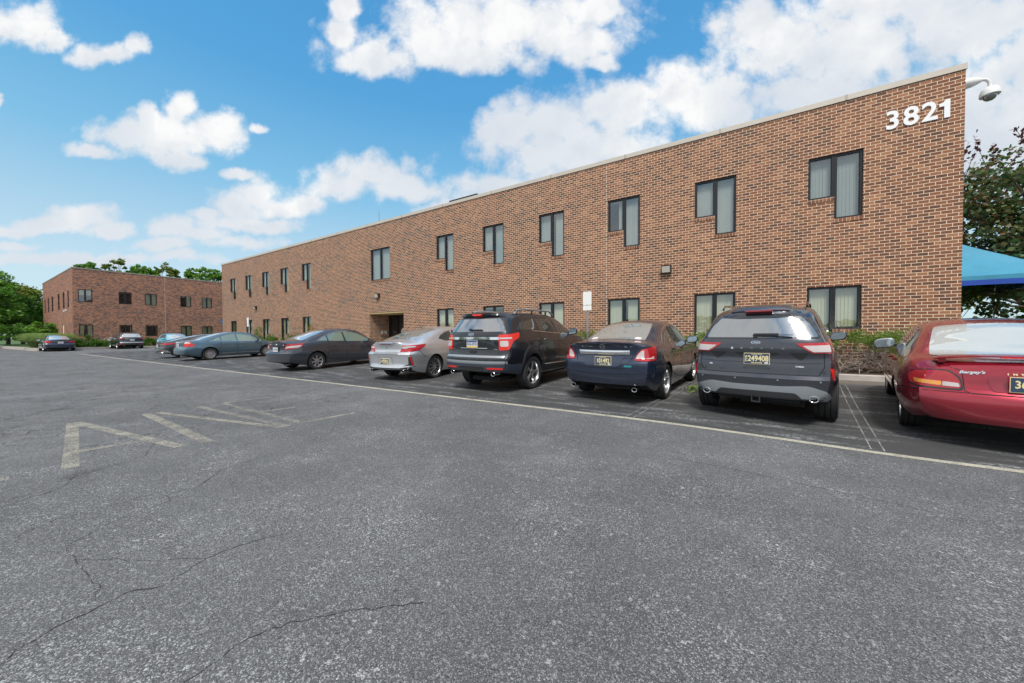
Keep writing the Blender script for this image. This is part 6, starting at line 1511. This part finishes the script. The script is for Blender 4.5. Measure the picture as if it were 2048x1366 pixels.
def shrub(name,x,y,z,rx,ry,rz,n,size,mat,seed,label,group=None,cat='shrub',nrmw=.9,asp=.55,cr=.2,stems=True,extra=None):
    r=np.random.default_rng(seed); root=empty(name,(x,y,z))
    nc=max(20,n//60); v=r.normal(size=(nc,3)); v/=np.linalg.norm(v,axis=1)[:,None]; v[:,2]=np.abs(v[:,2]); k=r.uniform(.72,1.0,nc)[:,None]
    C_=v*np.array([rx,ry,rz])*k; C_[:,2]+=.06
    C_*=(1+.12*np.sin(C_[:,0:1]*3.1+seed)+.08*np.sin(C_[:,1:2]*5+1))
    idx=r.integers(0,nc,n); off=r.normal(size=(n,3))*cr*.5
    me=leaf_mesh('foliage',C_[idx]+off,size,mat,seed,nrm=v[idx]*nrmw+np.array([0,0,.3]),asp=asp); mkobj('foliage',me,root)
    if stems:
        mb=MB()
        for k in range(14):
            q=Vector(C_[r.integers(0,nc)]); p=Vector((q.x*.25,q.y*.25,-.02)); mid=p.lerp(q,.5)+Vector(r.normal(size=3)*.04); mb.cyl(p,mid,.012,.009,M_twig,5,False); mb.cyl(mid,q,.009,.004,M_twig,5,False)
        mb.build('stem',root,ang=70)
    if extra: extra(root)
    return tag(root,label,cat,group)
GH='low shrubs in front of the far building'
shrub('shrub',-57.0,7.6,.24,.9,1.1,.9,3600,.13,M_hedge,21,'spreading green shrub right of the far navy sedan at the far wall',GH)
shrub('shrub',-57.0,6.45,.24,.5,.6,.85,1600,.12,M_grs,22,'pale yellow green tuft at the corner of the far building',GH)
shrub('shrub',-57.0,8.9,.24,.6,.5,.55,1300,.12,M_hedge,23,'small low green shrub just left of the dark grey SUV',GH)
shrub('flowering_bush',-57.6,9.3,.24,.7,.8,.62,1500,.10,M_hedge,24,'bush dotted with white flowers behind the dark grey SUV',GH,extra=lambda rt: mkobj('blossom',leaf_mesh('blossom',np.random.default_rng(3).normal(size=(260,3))*np.array([.42,.45,.14])+np.array([0,0,.62]),.10,M_flower,4),rt))
shrub('shrub',-57.0,12.2,.24,.7,.9,.72,2600,.12,M_hedge,25,'clipped green shrub between the dark grey SUV and the sky blue hatchback',GH)
shrub('shrub',-57.0,13.9,.24,.7,.9,.72,1800,.12,M_hedge,26,'clipped green shrub behind the sky blue hatchback',GH)

# junipers and hedge along the main building
def juniper(x,y,rx,ry,rz,seed,label,n=5200,twigs=650,z0=.27):
    r=np.random.default_rng(seed); root=empty('juniper_bush',(x,y,z0))
    # flat sprays of scale foliage on the upper surface
    n=int(n*1.7); ns=n//26; a=r.uniform(0,2*math.pi,ns); q=r.uniform(0,1,ns)**.5
    cx=np.cos(a)*q*rx; cy_=np.sin(a)*q*ry; cz=rz*(.58+.36*np.sqrt(np.clip(1-q**2.4,0,1)))+r.normal(size=ns)*.045
    P=[];Nn=[]
    for k in range(ns):
        d=np.array([math.cos(a[k])*(.4+q[k]),math.sin(a[k])*(.4+q[k])*1.0,.35+r.uniform(-.15,.5)]); d/=np.linalg.norm(d); L=r.uniform(.16,.34)
        t=r.uniform(0,1,26)[:,None]; P.append(np.array([cx[k],cy_[k],cz[k]])+d*L*t+r.normal(size=(26,3))*np.array([.035,.035,.018])*(1.3-t)); Nn.append(np.repeat(d[None],26,0))
    mkobj('foliage',leaf_mesh('foliage',np.concatenate(P),.058,M_jun,seed,asp=.22,nrm=np.concatenate(Nn)*1.6),root)
    mb=MB()
    for k in range(twigs):
        a_=r.uniform(0,2*math.pi); q1=r.uniform(.55,1.02); z1=rz*r.uniform(.05,.72)
        p=Vector((math.cos(a_)*rx*q1,math.sin(a_)*ry*q1,z1)); d=Vector((r.normal(),r.normal()*.5,r.normal()*.45)); d.normalize(); L=r.uniform(.12,.42); w=r.uniform(.003,.009)
        m1=p+d*L*.5+Vector(r.normal(size=3)*.03); e_=m1+(d+Vector(r.normal(size=3)*.45)).normalized()*L*.5
        mb.cyl(p,m1,w,w*.8,M_twig,4,False); mb.cyl(m1,e_,w*.8,w*.35,M_twig,4,False)
    for k in range(16):
        a_=r.uniform(0,2*math.pi); p=Vector((r.uniform(-.2,.2)*rx,0,0)); e_=Vector((math.cos(a_)*rx*.8,math.sin(a_)*ry*.8,rz*.6)); mid=p.lerp(e_,.5)+Vector((0,0,-.1)); mb.cyl(p,mid,.022,.016,M_twig,6,False); mb.cyl(mid,e_,.016,.007,M_twig,6,False)
    mb.build('bare_twigs',root,ang=80)
    return tag(root,label,'shrub','junipers in the bed along the brick wall')
juniper(2.62,12.72,1.0,.58,.99,31,'juniper with bare grey twigs and green top beside the right flank of the charcoal SUV')
juniper(4.25,12.72,1.05,.58,1.02,32,'juniper with bare grey twigs behind the mirror of the maroon sedan')
juniper(-.35,12.72,1.1,.58,.98,33,'juniper peeking out left of the charcoal SUV mirror',3600,200)
juniper(-4.4,12.75,1.3,.58,1.08,34,'juniper top showing behind the sign post beside the big black SUV',3600,200)
HG='clipped hedge along the left part of the brick wall'
for i,(x,lb) in enumerate([(-31.0,'left stretch of clipped green hedge behind the steel blue sedan bonnet'),(-28.4,'middle stretch of clipped green hedge between the steel blue and slate grey sedans'),(-25.8,'right stretch of clipped green hedge ending at the slate grey sedan')]):
    shrub('hedge',x,12.6,.27,1.45,.55,.98,3600,.085,M_hedge,41+i,lb,HG,'hedge')
shrub('young_shrub',-31.6,12.85,.27,.28,.28,1.75,420,.10,M_gold if False else M_lfO,45,'thin young shrub poking above the hedge by the small sign post',None,cr=.25)
shrub('golden_shrub',-24.1,13.0,.27,.5,.35,1.52,700,.10,M_gold,46,'shrub with golden leaves under the window behind the slate grey sedan',None,cr=.25)
shrub('golden_shrub',-11.7,13.0,.27,.5,.3,1.40,600,.09,M_gold,47,'shrub with golden leaves under the window between the silver coupe and big black SUV',None,cr=.25)
# weeds in the stall joint
r_=np.random.default_rng(9); mkw=leaf_mesh('weed',np.column_stack([r_.normal(-.55,.10,60),r_.normal(8.6,.22,60),.10+np.abs(r_.normal(0,.02,60))]),.07,M_jun,5); tag(mkobj('weed_patch',mkw),'small patch of green weeds on the tarmac by the navy sedan rear wheel','weeds')
# redbud past the right corner
rb=tree('redbud_tree',(10.3,20.5,.28),[(0,0,5.0,4.3,3.4,2.3),(-1.7,-.5,3.6,2.8,2.6,1.9),(2.2,.3,5.8,2.6,2.4,2.0),(-1.4,0,5.9,2.5,2.2,1.5),(0,0,2.2,4.2,3,1.5)],34000,.145,M_lfR,60,'dark green tree with heart shaped and purple leaves past the right end of the building','tree',tr=.15,cr=.5,nc=420,forks=24,stems=3,asp=.85)
def shoots(root):
    r=np.random.default_rng(77); P=[];N_=[]; mb=MB()
    for k in range(44):
        b=np.array([r.uniform(-3.2,3.0),r.uniform(-1.5,1.5),r.uniform(6.0,7.2)]); d=np.array([r.normal()*.25,r.normal()*.2,1.0]); d/=np.linalg.norm(d); L=r.uniform(.7,1.9)
        t=np.linspace(0,1,26)[:,None]; P.append(b+d*L*t+r.normal(size=(26,3))*.05); N_.append(np.tile(np.array([.5,-.2,.1]),(26,1))); mb.cyl(b,b+d*L,.014,.004,M_bark,5,False)
    mkobj('shoots',leaf_mesh('shoots',np.concatenate(P),.15,M_lfP,78,asp=.6,nrm=np.concatenate(N_)),root); mb.build('shoot_stem',root,ang=80)
shoots(rb)
tree('deciduous_tree',(14.5,28,.28),[(-1,0,2.6,6.5,3,3.0)],15000,.24,M_lfO,63,'yellow green tree behind the blue tent at the right','tree',None,tr=.2,cr=.6)
# trees across the lot, seen only as reflections in glass and paint
for i,(x,y) in enumerate([(-44,-58),(-30,-62),(-16,-57),(-3,-61),(10,-58),(24,-62),(38,-56),(-60,-60),(-76,-58),(-90,-50),(-96,-38),(-72,-44)]):
    if i==0: t0=tree('deciduous_tree',(x,y,0),[(0,0,3.2,5.6,3.6,2.6),(1,0,4.3,3,2.6,1.8)],5200,.5,M_lfD,90,'broad tree standing behind the viewer across the car park','tree','trees across the car park',tr=.25,cr=.9)
    else:
        c_=t0.copy(); col.objects.link(c_); c_.location=(x,y,0); c_.rotation_euler=(0,0,i*1.3); k_=.85+.1*(i%4); c_.scale=(1.5*k_,1.3*k_,.72*k_)
        for ch in t0.children: d_=ch.copy(); col.objects.link(d_); d_.parent=c_
